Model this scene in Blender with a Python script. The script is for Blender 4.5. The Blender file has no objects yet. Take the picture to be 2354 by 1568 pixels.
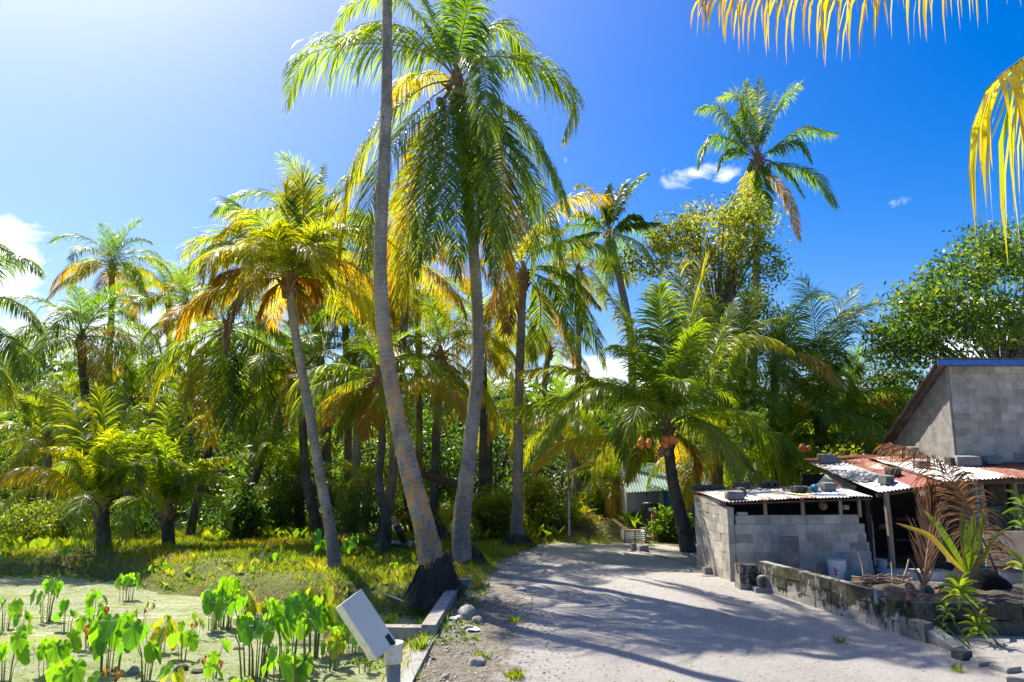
import bpy, math, random
import numpy as np
from mathutils import Vector, Matrix
R = math.radians
SC = bpy.context.scene
COL = SC.collection

# ------------------------------------------------------------------ camera, sky, sun, exposure
H = 2.8
TILT = R(9.27)
FPX = 1569.0                       # focal length in units of the 2354 px wide photograph
cam_d = bpy.data.cameras.new("camera")
cam = bpy.data.objects.new("camera", cam_d)
COL.objects.link(cam)
cam.location = (0, 0, H)
cam.rotation_euler = (R(90) + TILT, 0, 0)
cam_d.sensor_width = 36.0
cam_d.lens = 24.0
cam_d.clip_start = 0.05
cam_d.clip_end = 3000
SC.camera = cam

SUN_AZ, SUN_EL = 47.0, 57.0        # degrees left of the view direction / above horizon
SUN_DIR = Vector((-math.sin(R(SUN_AZ)) * math.cos(R(SUN_EL)), math.cos(R(SUN_AZ)) * math.cos(R(SUN_EL)), math.sin(R(SUN_EL))))
sun_d = bpy.data.lights.new("sun", 'SUN')
sun_d.energy = 5.0
sun_d.angle = R(0.5)
sun_d.color = (1.0, 0.93, 0.82)
sun = bpy.data.objects.new("sun", sun_d)
COL.objects.link(sun)
sun.rotation_euler = SUN_DIR.to_track_quat('Z', 'Y').to_euler()
SC.view_settings.view_transform = 'Standard'
SC.view_settings.look = 'None'
SC.view_settings.exposure = 1.0
SC.view_settings.gamma = 1.0
SC.cycles.max_bounces = 8
SC.cycles.diffuse_bounces = 3
SC.cycles.glossy_bounces = 2
SC.cycles.transmission_bounces = 4
SC.cycles.sample_clamp_indirect = 6.0
SC.cycles.use_denoising = True

TS, TC = math.sin(TILT), math.cos(TILT)
def ray(px, py):
    cx, cy = (px - 1177) / FPX, (784 - py) / FPX
    return Vector((cx, TC - cy * TS, TS + cy * TC))
def W(px, py, Y):
    d = ray(px, py)
    return Vector((0, 0, H)) + d * (Y / d.y)
def G(px, py, z=0.0):
    d = ray(px, py)
    return Vector((0, 0, H)) + d * ((z - H) / d.z)

world = bpy.data.worlds.new("World")
SC.world = world
world.use_nodes = True
wn, wl = world.node_tree.nodes, world.node_tree.links
wn.clear()
w_out = wn.new('ShaderNodeOutputWorld')
w_bg = wn.new('ShaderNodeBackground')
w_sky = wn.new('ShaderNodeTexSky')
w_sky.sky_type = 'NISHITA'
w_sky.sun_disc = False
w_sky.sun_elevation = R(SUN_EL)
w_sky.sun_rotation = R(-SUN_AZ)
w_sky.altitude = 0
w_sky.air_density = 1.0
w_sky.dust_density = 1.9
w_sky.ozone_density = 3.0
w_hsv = wn.new('ShaderNodeHueSaturation')
w_hsv.inputs['Saturation'].default_value = 1.62
w_hsv.inputs['Value'].default_value = 1.0
w_hsv.inputs['Hue'].default_value = 0.513
wl.new(w_sky.outputs[0], w_hsv.inputs['Color'])
w_bg.inputs['Strength'].default_value = 0.105
w_geo = wn.new('ShaderNodeTexCoord')
def wmath(op, a, b=None, c=None):
    n = wn.new('ShaderNodeMath'); n.operation = op
    for i, v in enumerate((a, b, c)):
        if v is None: continue
        if isinstance(v, (int, float)): n.inputs[i].default_value = v
        else: wl.new(v, n.inputs[i])
    return n.outputs[0]
cloud_total = None
w_noise = wn.new('ShaderNodeTexNoise')
w_map = wn.new('ShaderNodeMapping')
wl.new(w_geo.outputs['Generated'], w_map.inputs['Vector'])
w_map.inputs['Scale'].default_value = (1, 1, 1.7)
wl.new(w_map.outputs[0], w_noise.inputs['Vector'])
w_noise.inputs['Scale'].default_value = 17
w_noise.inputs['Detail'].default_value = 7
w_noise.inputs['Roughness'].default_value = 0.62
w_noise.inputs['Distortion'].default_value = 0.6
# clouds: (photo px, py, angular half width, half height, strength)
for (cx, cy, rw, rh, st) in ((1600, 398, .075, .028, 1.0), (1665, 405, .04, .02, .9), (1565, 405, .03, .018, .5), (1400, 885, .12, .07, 1.6), (1180, 900, .13, .06, 1.3),
                             (2040, 468, .045, .014, .55), (20, 610, .07, .08, 1.5), (1300, 368, .012, .012, .5), (2330, 790, .12, .09, 1.6), (1000, 800, .15, .08, .9), (300, 790, .25, .09, 1.2)):
    d = ray(cx, cy).normalized()
    r = Vector((d.y, -d.x, 0)).normalized()
    u = r.cross(d)
    def wdot(v, k):
        n = wn.new('ShaderNodeVectorMath'); n.operation = 'DOT_PRODUCT'
        wl.new(w_geo.outputs['Generated'], n.inputs[0]); n.inputs[1].default_value = v
        return wmath('MULTIPLY', n.outputs['Value'], k)
    a = wdot(r, 1 / rw); b = wdot(u, 1 / rh); f = wdot(d, 1.0)
    dist = wmath('SQRT', wmath('ADD', wmath('MULTIPLY', a, a), wmath('MULTIPLY', b, b)))
    m = wmath('SUBTRACT', 1.0, dist)
    m = wmath('MULTIPLY', wmath('MAXIMUM', m, 0.0), wmath('GREATER_THAN', f, 0.0))
    m = wmath('MULTIPLY', m, st)
    cloud_total = m if cloud_total is None else wmath('MAXIMUM', cloud_total, m)
cm = wmath('MAXIMUM', wmath('MULTIPLY', wmath('SUBTRACT', wmath('ADD', w_noise.outputs['Fac'], wmath('MULTIPLY', cloud_total, 0.42)), 0.66), 4.5), 0.0)
cm = wmath('MULTIPLY', cm, wmath('MINIMUM', wmath('MULTIPLY', cloud_total, 1.7), 1.0))
cm = wmath('MINIMUM', cm, 0.9)
w_mix = wn.new('ShaderNodeMix'); w_mix.data_type = 'RGBA'
wl.new(cm, w_mix.inputs[0]); wl.new(w_hsv.outputs[0], w_mix.inputs[6])
w_mix.inputs[7].default_value = (7.2, 7.6, 8.2, 1)
wl.new(w_mix.outputs[2], w_bg.inputs['Color'])
wl.new(w_bg.outputs[0], w_out.inputs[0])

# ------------------------------------------------------------------ helpers
def tag(o, label=None, cat=None, group=None, kind=None):
    if label: o['label'] = label
    if cat: o['category'] = cat
    if group: o['group'] = group
    if kind: o['kind'] = kind
    return o
def thing(name, label, cat, loc=(0, 0, 0), rotz=0.0, group=None):
    o = bpy.data.objects.new(name, None)
    COL.objects.link(o)
    o.location = loc; o.rotation_euler = (0, 0, rotz); o.empty_display_size = 0.1
    return tag(o, label, cat, group)
def mk_mesh(name, V, Fs, mats, attrs=None, fmat=None, uv=None, smooth=False):
    V = np.asarray(V, dtype=np.float32).reshape(-1, 3)
    me = bpy.data.meshes.new(name)
    if isinstance(Fs, np.ndarray):
        nf, k = Fs.shape
        me.vertices.add(len(V)); me.vertices.foreach_set('co', V.ravel())
        me.loops.add(nf * k); me.loops.foreach_set('vertex_index', Fs.astype(np.int32).ravel())
        me.polygons.add(nf)
        me.polygons.foreach_set('loop_start', np.arange(0, nf * k, k, dtype=np.int32))
        me.update(calc_edges=True)
    else:
        me.from_pydata(V.tolist(), [], [tuple(int(i) for i in f) for f in Fs])
    for m in (mats if isinstance(mats, (list, tuple)) else [mats]):
        me.materials.append(m)
    n = len(me.polygons)
    if fmat is not None: me.polygons.foreach_set('material_index', np.asarray(fmat, dtype=np.int32))
    if smooth: me.polygons.foreach_set('use_smooth', np.ones(n, dtype=bool))
    for k, a in (attrs or {}).items():
        at = me.attributes.new(k, 'FLOAT', 'POINT'); at.data.foreach_set('value', np.asarray(a, dtype=np.float32))
    if uv is not None:
        ul = me.uv_layers.new(name='UVMap')
        li = np.zeros(len(me.loops), dtype=np.int32); me.loops.foreach_get('vertex_index', li)
        ul.data.foreach_set('uv', np.asarray(uv, dtype=np.float32)[li].ravel())
    me.validate(); me.update()
    return me
def link(name, me, parent=None, loc=None, rot=None, scale=None):
    o = bpy.data.objects.new(name, me); COL.objects.link(o)
    if parent is not None: o.parent = parent
    if loc is not None: o.location = loc
    if rot is not None: o.rotation_euler = rot
    if scale is not None: o.scale = scale
    return o
class MB:
    """collects boxes, tubes and surfaces in world space, links them as one object"""
    def __init__(s): s.v = []; s.f = []; s.a = []; s.uv = []; s.n = 0
    def add(s, V, Fs, tone=0.5, uv=None):
        V = [tuple(p) for p in V]
        s.v += V; s.f += [tuple(i + s.n for i in f) for f in Fs]
        s.a += (list(tone) if hasattr(tone, '__len__') else [tone] * len(V))
        s.uv += (list(uv) if uv is not None else [(0.0, 0.0)] * len(V)); s.n += len(V)
        return s
    def box(s, c, size, rz=0.0, tone=0.5, M=None, jit=0.0, rng=None):
        c = Vector(c); hx, hy, hz = [k / 2 for k in size]
        vs = [Vector((x, y, z)) for x in (-hx, hx) for y in (-hy, hy) for z in (-hz, hz)]
        if jit and rng: vs = [v + Vector([(rng.random() - .5) * 2 * jit for _ in range(3)]) for v in vs]
        m = M if M is not None else Matrix.Rotation(rz, 3, 'Z')
        vs = [c + m @ v for v in vs]
        return s.add(vs, [(0, 1, 3, 2), (4, 6, 7, 5), (0, 4, 5, 1), (2, 3, 7, 6), (0, 2, 6, 4), (1, 5, 7, 3)], tone)
    def bbox(s, c, size, b, rz=0.0, tone=0.5, M=None):
        """box with chamfered edges"""
        bm_c = Vector(c); m = M if M is not None else Matrix.Rotation(rz, 3, 'Z')
        import bmesh
        bm = bmesh.new(); bmesh.ops.create_cube(bm, size=1.0)
        for v in bm.verts: v.co = Vector((v.co.x * size[0], v.co.y * size[1], v.co.z * size[2]))
        bmesh.ops.bevel(bm, geom=list(bm.edges), offset=b, segments=2, affect='EDGES', profile=.6)
        bm.verts.index_update()
        V = [bm_c + m @ v.co for v in bm.verts]; Fs = [[v.index for v in f.verts] for f in bm.faces]
        bm.free()
        return s.add(V, Fs, tone)
    def tube(s, pts, radii, k=8, cap=True, tone=0.5, wob=0.0, rng=None):
        pts = [Vector(p) for p in pts]
        if not hasattr(radii, '__len__'): radii = [radii] * len(pts)
        V = []; uv = []; ln = 0; ref = None
        for i, p in enumerate(pts):
            t = (pts[min(i + 1, len(pts) - 1)] - pts[max(i - 1, 0)]).normalized()
            if ref is None:
                ref = t.orthogonal().normalized() if abs(t.z) < .9 else Vector((1, 0, 0))
            x = (ref - t * ref.dot(t)).normalized(); ref = x; y = t.cross(x)
            if i: ln += (p - pts[i - 1]).length
            for j in range(k):
                a = 2 * math.pi * j / k
                r = radii[i] * (1 + (wob * (rng.random() - .5) if rng else 0))
                V.append(p + (x * math.cos(a) + y * math.sin(a)) * r); uv.append((j / k, ln))
        Fs = [(i * k + j, i * k + (j + 1) % k, (i + 1) * k + (j + 1) % k, (i + 1) * k + j) for i in range(len(pts) - 1) for j in range(k)]
        if cap: Fs += [tuple(range(k - 1, -1, -1)), tuple(range((len(pts) - 1) * k, len(pts) * k))]
        return s.add(V, Fs, tone, uv)
    def blob(s, c, r, tone=0.5, rng=None, rough=0.15, nu=12, nv=8, M=None):
        c = Vector(c); V = []; r = r if hasattr(r, '__len__') else (r, r, r); rng = rng or random.Random(1)
        ph = [rng.random() * 6.28 for _ in range(6)]
        m = M if M is not None else Matrix.Identity(3)
        for i in range(nv + 1):
            th = math.pi * i / nv
            for j in range(nu):
                a = 2 * math.pi * j / nu
                d = Vector((math.sin(th) * math.cos(a), math.sin(th) * math.sin(a), math.cos(th)))
                q = 1 + rough * (math.sin(3 * d.x + ph[0] + 2 * d.y) + math.sin(4 * d.y + ph[1]) * .6 + math.sin(5 * d.z + ph[2] + 3 * d.x) * .6 + math.sin(9 * d.x + ph[3]) * .3 * math.sin(8 * d.y + ph[4]))
                V.append(c + m @ Vector((d.x * r[0] * q, d.y * r[1] * q, d.z * r[2] * q)))
        Fs = [(i * nu + j, i * nu + (j + 1) % nu, (i + 1) * nu + (j + 1) % nu, (i + 1) * nu + j)[::-1] for i in range(nv) for j in range(nu)]
        return s.add(V, Fs, tone)
    def build(s, name, mat, parent=None, smooth=False, origin=None):
        V = np.array(s.v, dtype=np.float32)
        if parent is not None:
            pp = parent; off = Vector((0, 0, 0))
            while pp is not None: off += pp.location; pp = pp.parent
            V = V - np.array(off)
            o = link(name, mk_mesh(name, V, s.f, mat, {'tone': s.a}, uv=s.uv, smooth=smooth), parent)
        else:
            if origin is None:
                mn, mx = V.min(0), V.max(0); origin = ((mn[0] + mx[0]) / 2, (mn[1] + mx[1]) / 2, mn[2])
            V = V - np.array(origin, dtype=np.float32)
            o = link(name, mk_mesh(name, V, s.f, mat, {'tone': s.a}, uv=s.uv, smooth=smooth), None, origin)
        return o

# ------------------------------------------------------------------ materials
class MT:
    def __init__(s, name):
        s.m = bpy.data.materials.new(name); s.m.use_nodes = True
        s.n = s.m.node_tree.nodes; s.l = s.m.node_tree.links; s.n.clear()
        s.out = s.n.new('ShaderNodeOutputMaterial')
        s.tc = s.n.new('ShaderNodeTexCoord')
    def set(s, sock, v):
        if isinstance(v, (int, float)): sock.default_value = v
        elif isinstance(v, (tuple, list)): sock.default_value = (*v, 1) if (len(v) == 3 and sock.type == 'RGBA') else v
        else: s.l.new(v, sock)
    def math(s, op, a, b=0.0, clamp=False):
        n = s.n.new('ShaderNodeMath'); n.operation = op; n.use_clamp = clamp
        s.set(n.inputs[0], a); s.set(n.inputs[1], b); return n.outputs[0]
    def noise(s, scale, detail=5, rough=.6, vec=None, dist=0.0, stretch=None, out='Fac'):
        n = s.n.new('ShaderNodeTexNoise'); v = vec or s.tc.outputs['Object']
        if stretch:
            mp = s.n.new('ShaderNodeMapping'); s.l.new(v, mp.inputs['Vector']); mp.inputs['Scale'].default_value = stretch; v = mp.outputs[0]
        s.l.new(v, n.inputs['Vector'])
        n.inputs['Scale'].default_value = scale; n.inputs['Detail'].default_value = detail
        n.inputs['Roughness'].default_value = rough; n.inputs['Distortion'].default_value = dist
        return n.outputs[out]
    def ramp(s, fac, stops, interp='LINEAR'):
        n = s.n.new('ShaderNodeValToRGB'); s.l.new(fac, n.inputs[0]); e = n.color_ramp.elements; n.color_ramp.interpolation = interp
        while len(e) < len(stops): e.new(0.5)
        for k, (p, c) in enumerate(stops):
            e[k].position = p; e[k].color = (*c, 1) if hasattr(c, '__len__') else (c, c, c, 1)
        return n.outputs[0]
    def mix(s, fac, a, b, blend='MIX'):
        n = s.n.new('ShaderNodeMix'); n.data_type = 'RGBA'; n.blend_type = blend
        s.set(n.inputs[0], fac); s.set(n.inputs[6], a); s.set(n.inputs[7], b); return n.outputs[2]
    def attr(s, name):
        n = s.n.new('ShaderNodeAttribute'); n.attribute_name = name; return n.outputs['Fac']
    def uv(s, axis):
        n = s.n.new('ShaderNodeSeparateXYZ'); s.l.new(s.tc.outputs['UV'], n.inputs[0]); return n.outputs[axis]
    def bump(s, h, strength=.5, dist=.02):
        n = s.n.new('ShaderNodeBump'); n.inputs['Strength'].default_value = strength; n.inputs['Distance'].default_value = dist
        s.l.new(h, n.inputs['Height']); return n.outputs[0]
    def rnd(s):
        return s.n.new('ShaderNodeObjectInfo').outputs['Random']
    def done(s, color, rough=.8, metal=0.0, normal=None, spec=.5, trans=None, tfac=.4):
        p = s.n.new('ShaderNodeBsdfPrincipled')
        s.set(p.inputs['Base Color'], color); s.set(p.inputs['Roughness'], rough); s.set(p.inputs['Metallic'], metal)
        s.set(p.inputs['Specular IOR Level'], spec)
        if normal is not None: s.l.new(normal, p.inputs['Normal'])
        sh = p.outputs[0]
        if trans is not None:
            t = s.n.new('ShaderNodeBsdfTranslucent'); s.set(t.inputs['Color'], trans)
            mx = s.n.new('ShaderNodeMixShader'); s.set(mx.inputs[0], tfac); s.l.new(sh, mx.inputs[1]); s.l.new(t.outputs[0], mx.inputs[2]); sh = mx.outputs[0]
        s.l.new(sh, s.out.inputs[0]); return s.m

def leaf_mat(name, refl, trans, rough=.38, tfac=.5, nscale=3.0, spec=.5):
    """refl / trans : stops over 'tone' (0 green .. 1 golden or dead)"""
    m = MT(name)
    t = m.attr('tone')
    n = m.noise(nscale, 3)
    f = m.math('ADD', t, m.math('MULTIPLY', m.math('SUBTRACT', n, .5), .35), clamp=True)
    f = m.math('ADD', f, m.math('MULTIPLY', m.math('SUBTRACT', m.rnd(), .5), .14), clamp=True)
    return m.done(m.ramp(f, refl), rough, trans=m.ramp(f, trans), tfac=tfac, spec=spec)
M_FROND = leaf_mat('palm_leaflet',
    [(0, (.050, .090, .012)), (.35, (.085, .120, .013)), (.6, (.14, .15, .015)), (.8, (.34, .19, .02)), (.92, (.22, .12, .055)), (1, (.19, .115, .07))],
    [(0, (.20, .40, .008)), (.35, (.50, .66, .010)), (.6, (.88, .76, .012)), (.8, (.95, .52, .012)), (.92, (.34, .15, .04)), (1, (.24, .12, .055))], rough=.36, tfac=.58)
M_FERN = leaf_mat('small_tree_leaf',
    [(0, (.030, .085, .014)), (.4, (.06, .12, .015)), (.7, (.16, .18, .02)), (1, (.32, .16, .03))],
    [(0, (.05, .18, .01)), (.4, (.34, .52, .015)), (.7, (.75, .68, .02)), (1, (.7, .30, .02))], rough=.36, tfac=.5, nscale=.8)
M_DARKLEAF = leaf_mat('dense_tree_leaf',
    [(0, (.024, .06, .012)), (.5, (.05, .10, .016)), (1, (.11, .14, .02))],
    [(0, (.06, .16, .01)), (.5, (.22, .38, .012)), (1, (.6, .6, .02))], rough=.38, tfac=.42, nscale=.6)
def taro_mat():
    m = MT('taro_leaf')
    u, v = m.uv(0), m.uv(1)
    vein = m.math('ABSOLUTE', m.math('SINE', m.math('MULTIPLY', u, 3.14159 * 11)))
    vein = m.ramp(vein, [(0, 0), (.3, 1)])
    n = m.noise(5, 4); t = m.attr('tone')
    f = m.math('ADD', t, m.math('MULTIPLY', m.math('SUBTRACT', n, .5), .5), clamp=True)
    edge = m.math('MULTIPLY', m.math('POWER', v, 5.0), m.math('MULTIPLY', t, .6))
    f = m.math('ADD', f, edge, clamp=True)
    base = m.ramp(f, [(0, (.03, .12, .012)), (.45, (.06, .17, .012)), (.7, (.26, .22, .02)), (.85, (.38, .17, .03)), (1, (.16, .07, .03))])
    tr = m.ramp(f, [(0, (.16, .50, .01)), (.45, (.42, .78, .012)), (.7, (.95, .78, .02)), (.85, (.85, .28, .03)), (1, (.2, .07, .02))])
    base = m.mix(m.math('MULTIPLY', m.math('SUBTRACT', 1.0, vein), .35), base, (.14, .26, .05))
    tr = m.mix(m.math('MULTIPLY', m.math('SUBTRACT', 1.0, vein), .75), tr, (.04, .24, .01))
    return m.done(base, .35, trans=tr, tfac=.5, normal=m.bump(vein, .4, .01))
M_TARO = taro_mat()
def simple(name, a, b, scale, rough=.85, bump=.3, bscale=None, bd=.01, metal=0.0, stretch=None, tone=0.0):
    m = MT(name); n = m.noise(scale, 6, .65, stretch=stretch)
    c = m.ramp(n, [(.3, a), (.7, b)])
    if tone:
        c = m.mix(1.0, c, m.ramp(m.attr('tone'), [(0, 1 - tone), (1, 1 + tone)]), 'MULTIPLY')
    nb = m.noise(bscale or scale * 4, 6, .7, stretch=stretch)
    return m.done(c, rough, metal, m.bump(nb, bump, bd))
def trunk_mat(name, dark, light, lichen=None, lich_amt=0.0, moss=0.0):
    m = MT(name)
    v = m.uv(1); n = m.noise(3.5, 6, .65, stretch=(1, 1, .5)); nf = m.noise(45, 5, .7, stretch=(1, 1, .35))
    c = m.ramp(m.math('ADD', m.math('MULTIPLY', n, .55), m.math('MULTIPLY', nf, .45)), [(.36, dark), (.62, light)])
    vv = m.math('ADD', m.math('MULTIPLY', v, 9.0), m.math('MULTIPLY', m.noise(5, 4), 1.1))
    ring = m.math('FRACT', vv)
    rd = m.ramp(ring, [(0, .6), (.06, .5), (.14, 1), (.9, .97), (1, .65)])
    c = m.mix(.6, c, m.mix(1.0, c, rd, 'MULTIPLY'))
    if lich_amt:
        ln = m.noise(4.2, 7, .72, stretch=(1, 1, .7)); lf = m.ramp(ln, [(.5 - lich_amt, 0), (.56 - lich_amt, .8)])
        hgt = m.ramp(m.math('MULTIPLY', v, .09), [(0, 1), (.42, .85), (.62, 0)])
        c = m.mix(m.math('MULTIPLY', lf, hgt), c, lichen)
    if moss:
        mn = m.ramp(m.noise(7, 6, .7), [(.5, 0), (.62, moss)]); c = m.mix(mn, c, (.035, .04, .018))
    c = m.mix(1.0, c, m.ramp(m.noise(11, 5, .7, stretch=(1, 1, .3)), [(.30, .35), (.38, 1), (.6, 1), (.72, 1.25)]), 'MULTIPLY')
    c = m.mix(1.0, c, m.ramp(m.noise(1.2, 4, .6), [(.35, .7), (.6, 1.1)]), 'MULTIPLY')
    hgt2 = m.math('ADD', m.math('MULTIPLY', ring, .35), m.math('MULTIPLY', nf, .8))
    return m.done(c, .88, normal=m.bump(hgt2, .7, .03), spec=.25)
M_TR_GREY = trunk_mat('palm_bark_grey', (.14, .125, .11), (.37, .33, .29), (.50, .28, .12), -.04)
M_TR_LICH = trunk_mat('palm_bark_orange_lichen', (.15, .135, .12), (.39, .35, .30), (.60, .30, .10), .015)
M_TR_DARK = trunk_mat('palm_bark_dark', (.045, .038, .03), (.16, .14, .12), moss=.6)
M_TR_BROWN = trunk_mat('palm_bark_brown', (.09, .065, .045), (.27, .20, .15))
M_ROOT = simple('root_fibre', (.022, .017, .013), (.10, .078, .056), 9, .95, 1.0, 40, .05, stretch=(1, 1, .15))
M_PETIOLE = simple('palm_petiole', (.13, .13, .03), (.34, .25, .06), 2.5, .5, .2)
M_BARK = simple('tree_bark', (.06, .048, .036), (.18, .15, .12), 6, .9, .6)
M_STALK = simple('plant_stalk', (.06, .12, .02), (.17, .20, .04), 6, .45, .1)
M_HUSK = simple('husk_fibre', (.10, .055, .03), (.32, .19, .11), 12, .95, .8, 60)
M_COCO = simple('coconut_orange', (.50, .13, .015), (.66, .22, .02), 6, .45, .15)
M_COCOG = simple('coconut_green', (.10, .13, .03), (.22, .22, .06), 6, .45, .15)
def block_mat(name, a, b, mossy=0.0, streak=False):
    m = MT(name)
    t = m.ramp(m.attr('tone'), [(0, a), (1, b)])
    n = m.ramp(m.noise(3, 6, .7), [(.3, .72), (.7, 1.12)])
    c = m.mix(1.0, t, n, 'MULTIPLY')
    c = m.mix(1.0, c, m.ramp(m.noise(1.6, 7, .7, stretch=(1, 1, .5)), [(.34, .62), (.52, 1.0), (.7, 1.08)]), 'MULTIPLY')
    if mossy:
        f = m.noise(3.2, 7, .75, stretch=(1, 1, .45) if streak else None)
        sep = m.n.new('ShaderNodeSeparateXYZ'); m.l.new(m.tc.outputs['Object'], sep.inputs[0])
        zf = m.ramp(m.math('MULTIPLY', sep.outputs[2], 1.6), [(.1, 0), (.62, 1)])
        f = m.ramp(m.math('ADD', f, m.math('MULTIPLY', zf, .13)), [(.54, 0), (.6, mossy)])
        c = m.mix(f, c, m.ramp(m.noise(12, 4), [(.4, (.018, .018, .012)), (.62, (.06, .058, .022))]))
    nb = m.noise(90, 4, .8); nb2 = m.noise(14, 5, .7)
    return m.done(c, .93, normal=m.bump(m.math('ADD', nb, m.math('MULTIPLY', nb2, 1.5)), .6, .01), spec=.2)
M_BLOCK = block_mat('grey_concrete_block', (.33, .30, .24), (.56, .51, .43))
M_BLOCKM = block_mat('mossy_concrete_block', (.28, .26, .22), (.50, .46, .40), .93, True)
M_BLOCKD = block_mat('dark_old_block', (.06, .06, .052), (.16, .155, .135), .6)
M_MORTAR = simple('mortar', (.38, .35, .29), (.56, .52, .45), 7, .95, .6, 50)
M_CONC = simple('weathered_concrete', (.16, .15, .135), (.34, .32, .285), 5, .93, .6, 45)
def roof_mat(name, a, b, rust=0.0, metal=.6):
    m = MT(name); n = m.noise(2.2, 6, .65)
    c = m.ramp(n, [(.3, a), (.7, b)])
    r = m.ramp(m.noise(1.7, 7, .72, stretch=(1, .35, 1)), [(.62 - rust * .3, 0), (.70 - rust * .3, 1)])
    rc = m.ramp(m.noise(9, 5), [(.35, (.11, .04, .024)), (.65, (.31, .125, .075))])
    c = m.mix(r, c, rc)
    return m.done(c, m.ramp(r, [(0, .5), (1, .9)]), m.math('MULTIPLY', m.math('SUBTRACT', 1.0, r), metal), m.bump(m.noise(30, 4), .15, .004))
M_TIN = roof_mat('zinc_roofing', (.24, .255, .27), (.42, .43, .45), .25)
M_TINR = roof_mat('zinc_roofing_rusting', (.30, .29, .28), (.48, .47, .45), .45)
M_TINRR = roof_mat('zinc_roofing_heavily_rusted', (.26, .25, .24), (.42, .40, .38), .85)
M_RED = roof_mat('red_rust_roofing', (.15, .03, .025), (.30, .07, .05), .35, .1)
M_DARKROOF = roof_mat('old_dark_roofing', (.07, .065, .06), (.17, .16, .15), .25, .2)
M_GREENROOF = roof_mat('pale_green_roofing', (.14, .20, .19), (.22, .29, .27), .05, .2)
M_WOOD = simple('weathered_wood', (.19, .13, .085), (.42, .32, .22), 5, .85, .4, 30, .01, stretch=(4, 4, .4))
M_DWOOD = simple('dark_wood', (.05, .028, .018), (.13, .07, .04), 5, .85, .4, 30, .01, stretch=(4, 4, .4))
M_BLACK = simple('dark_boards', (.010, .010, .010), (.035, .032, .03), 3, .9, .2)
M_DGREEN = simple('dark_green_board', (.008, .04, .028), (.02, .075, .05), 3, .7, .1)
M_PLY = simple('pale_board', (.42, .38, .32), (.60, .56, .50), 3, .8, .2)
M_ORANGEB = simple('orange_board', (.36, .17, .07), (.52, .27, .13), 3, .8, .2)
M_TEAL = simple('teal_paint', (.03, .20, .19), (.06, .32, .29), 8, .5, .1)
M_BLUE = simple('blue_paint', (.008, .20, .34), (.02, .28, .44), 4, .55, .1)
M_BLUEF = simple('blue_fascia', (.025, .10, .36), (.05, .17, .48), 6, .6, .1)
M_WHITEW = simple('white_wall', (.36, .36, .38), (.48, .48, .50), 2.5, .8, .1)
M_TANK = simple('black_plastic', (.012, .013, .015), (.03, .03, .034), 4, .4, .1)
M_TERRA = simple('terracotta_paint', (.52, .17, .07), (.66, .25, .11), 5, .7, .1)
M_WHITE = simple('white_paint', (.60, .60, .58), (.76, .76, .74), 6, .6, .1)
M_PVC = simple('grey_pvc_pipe', (.20, .17, .11), (.42, .39, .32), 5, .5, .15, stretch=(1, 1, .6))
M_HOSEY = simple('yellow_hose', (.62, .42, .03), (.75, .52, .05), 6, .45, .05)
M_HOSEB = simple('blue_hose', (.03, .25, .50), (.05, .33, .62), 6, .45, .05)
M_BUCKET = simple('white_bucket_plastic', (.62, .62, .60), (.74, .74, .72), 4, .45, .05)
M_BASIN = simple('green_basin_plastic', (.02, .26, .17), (.04, .36, .24), 4, .45, .05)
M_PINK = simple('faded_pink_plastic', (.36, .12, .13), (.5, .2, .2), 4, .5, .05)
M_REDP = simple('red_print', (.6, .03, .03), (.7, .06, .05), 4, .5, .05)
M_SLAB = simple('mottled_slab', (.07, .068, .06), (.24, .23, .2), 9, .93, .6, 50)
M_CORAL = simple('coral_stone', (.24, .22, .19), (.52, .49, .43), 8, .95, .9, 40, .03)
M_PALE = simple('pale_driftwood', (.42, .38, .31), (.6, .56, .48), 8, .85, .3)
M_CLOTHW = simple('white_litter', (.7, .7, .7), (.82, .82, .82), 8, .7, .3)
def board_mat():                                   # cream painted board with scattered blue flowers
    m = MT('painted_flower_board')
    c = m.ramp(m.noise(4, 4), [(.4, (.62, .50, .27)), (.6, (.60, .36, .24))])
    v = m.n.new('ShaderNodeTexVoronoi'); v.inputs['Scale'].default_value = 7.5; m.l.new(m.tc.outputs['Object'], v.inputs['Vector'])
    c = m.mix(m.ramp(v.outputs['Distance'], [(.17, .85), (.24, 0)]), c, (.03, .32, .38))
    return m.done(c, .6)
M_BOARD = board_mat()
def box_mat():
    m = MT('cream_enamel')
    c = m.ramp(m.noise(5, 4), [(.3, (.60, .58, .50)), (.7, (.66, .64, .56))])
    st = m.math('MULTIPLY', m.ramp(m.noise(26, 6, .75, stretch=(1, .3, 1)), [(.48, 0), (.66, 1)]), m.attr('tone'))
    c = m.mix(m.math('MULTIPLY', st, .75), c, (.14, .13, .08))
    return m.done(c, .42, normal=m.bump(m.noise(180, 3), .05, .002))
M_BOX = box_mat()

# ground, road, water
def ground_mat():
    m = MT('bank_soil_and_grass')
    P = m.tc.outputs['Object']
    g = m.ramp(m.noise(1.1, 7, .7), [(.30, (.12, .09, .055)), (.40, (.17, .15, .06)), (.5, (.16, .19, .045)), (.7, (.27, .28, .08))])
    fine = m.ramp(m.noise(28, 5, .75), [(.3, .45), (.7, 1.35)])
    g = m.mix(1.0, g, fine, 'MULTIPLY')
    sand = m.ramp(m.noise(6, 8, .75), [(.32, (.26, .22, .16)), (.55, (.46, .42, .36)), (.7, (.58, .54, .48))])
    sf = m.math('ADD', m.attr('tone'), m.math('MULTIPLY', m.math('SUBTRACT', m.noise(3, 6, .75), .5), 1.1))
    c = m.mix(m.ramp(sf, [(.42, 0), (.56, 1)]), g, sand)
    return m.done(c, .95, normal=m.bump(m.math('ADD', m.noise(35, 6, .8), m.math('MULTIPLY', m.noise(6, 4), 2.0)), .9, .05), spec=.2)
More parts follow.
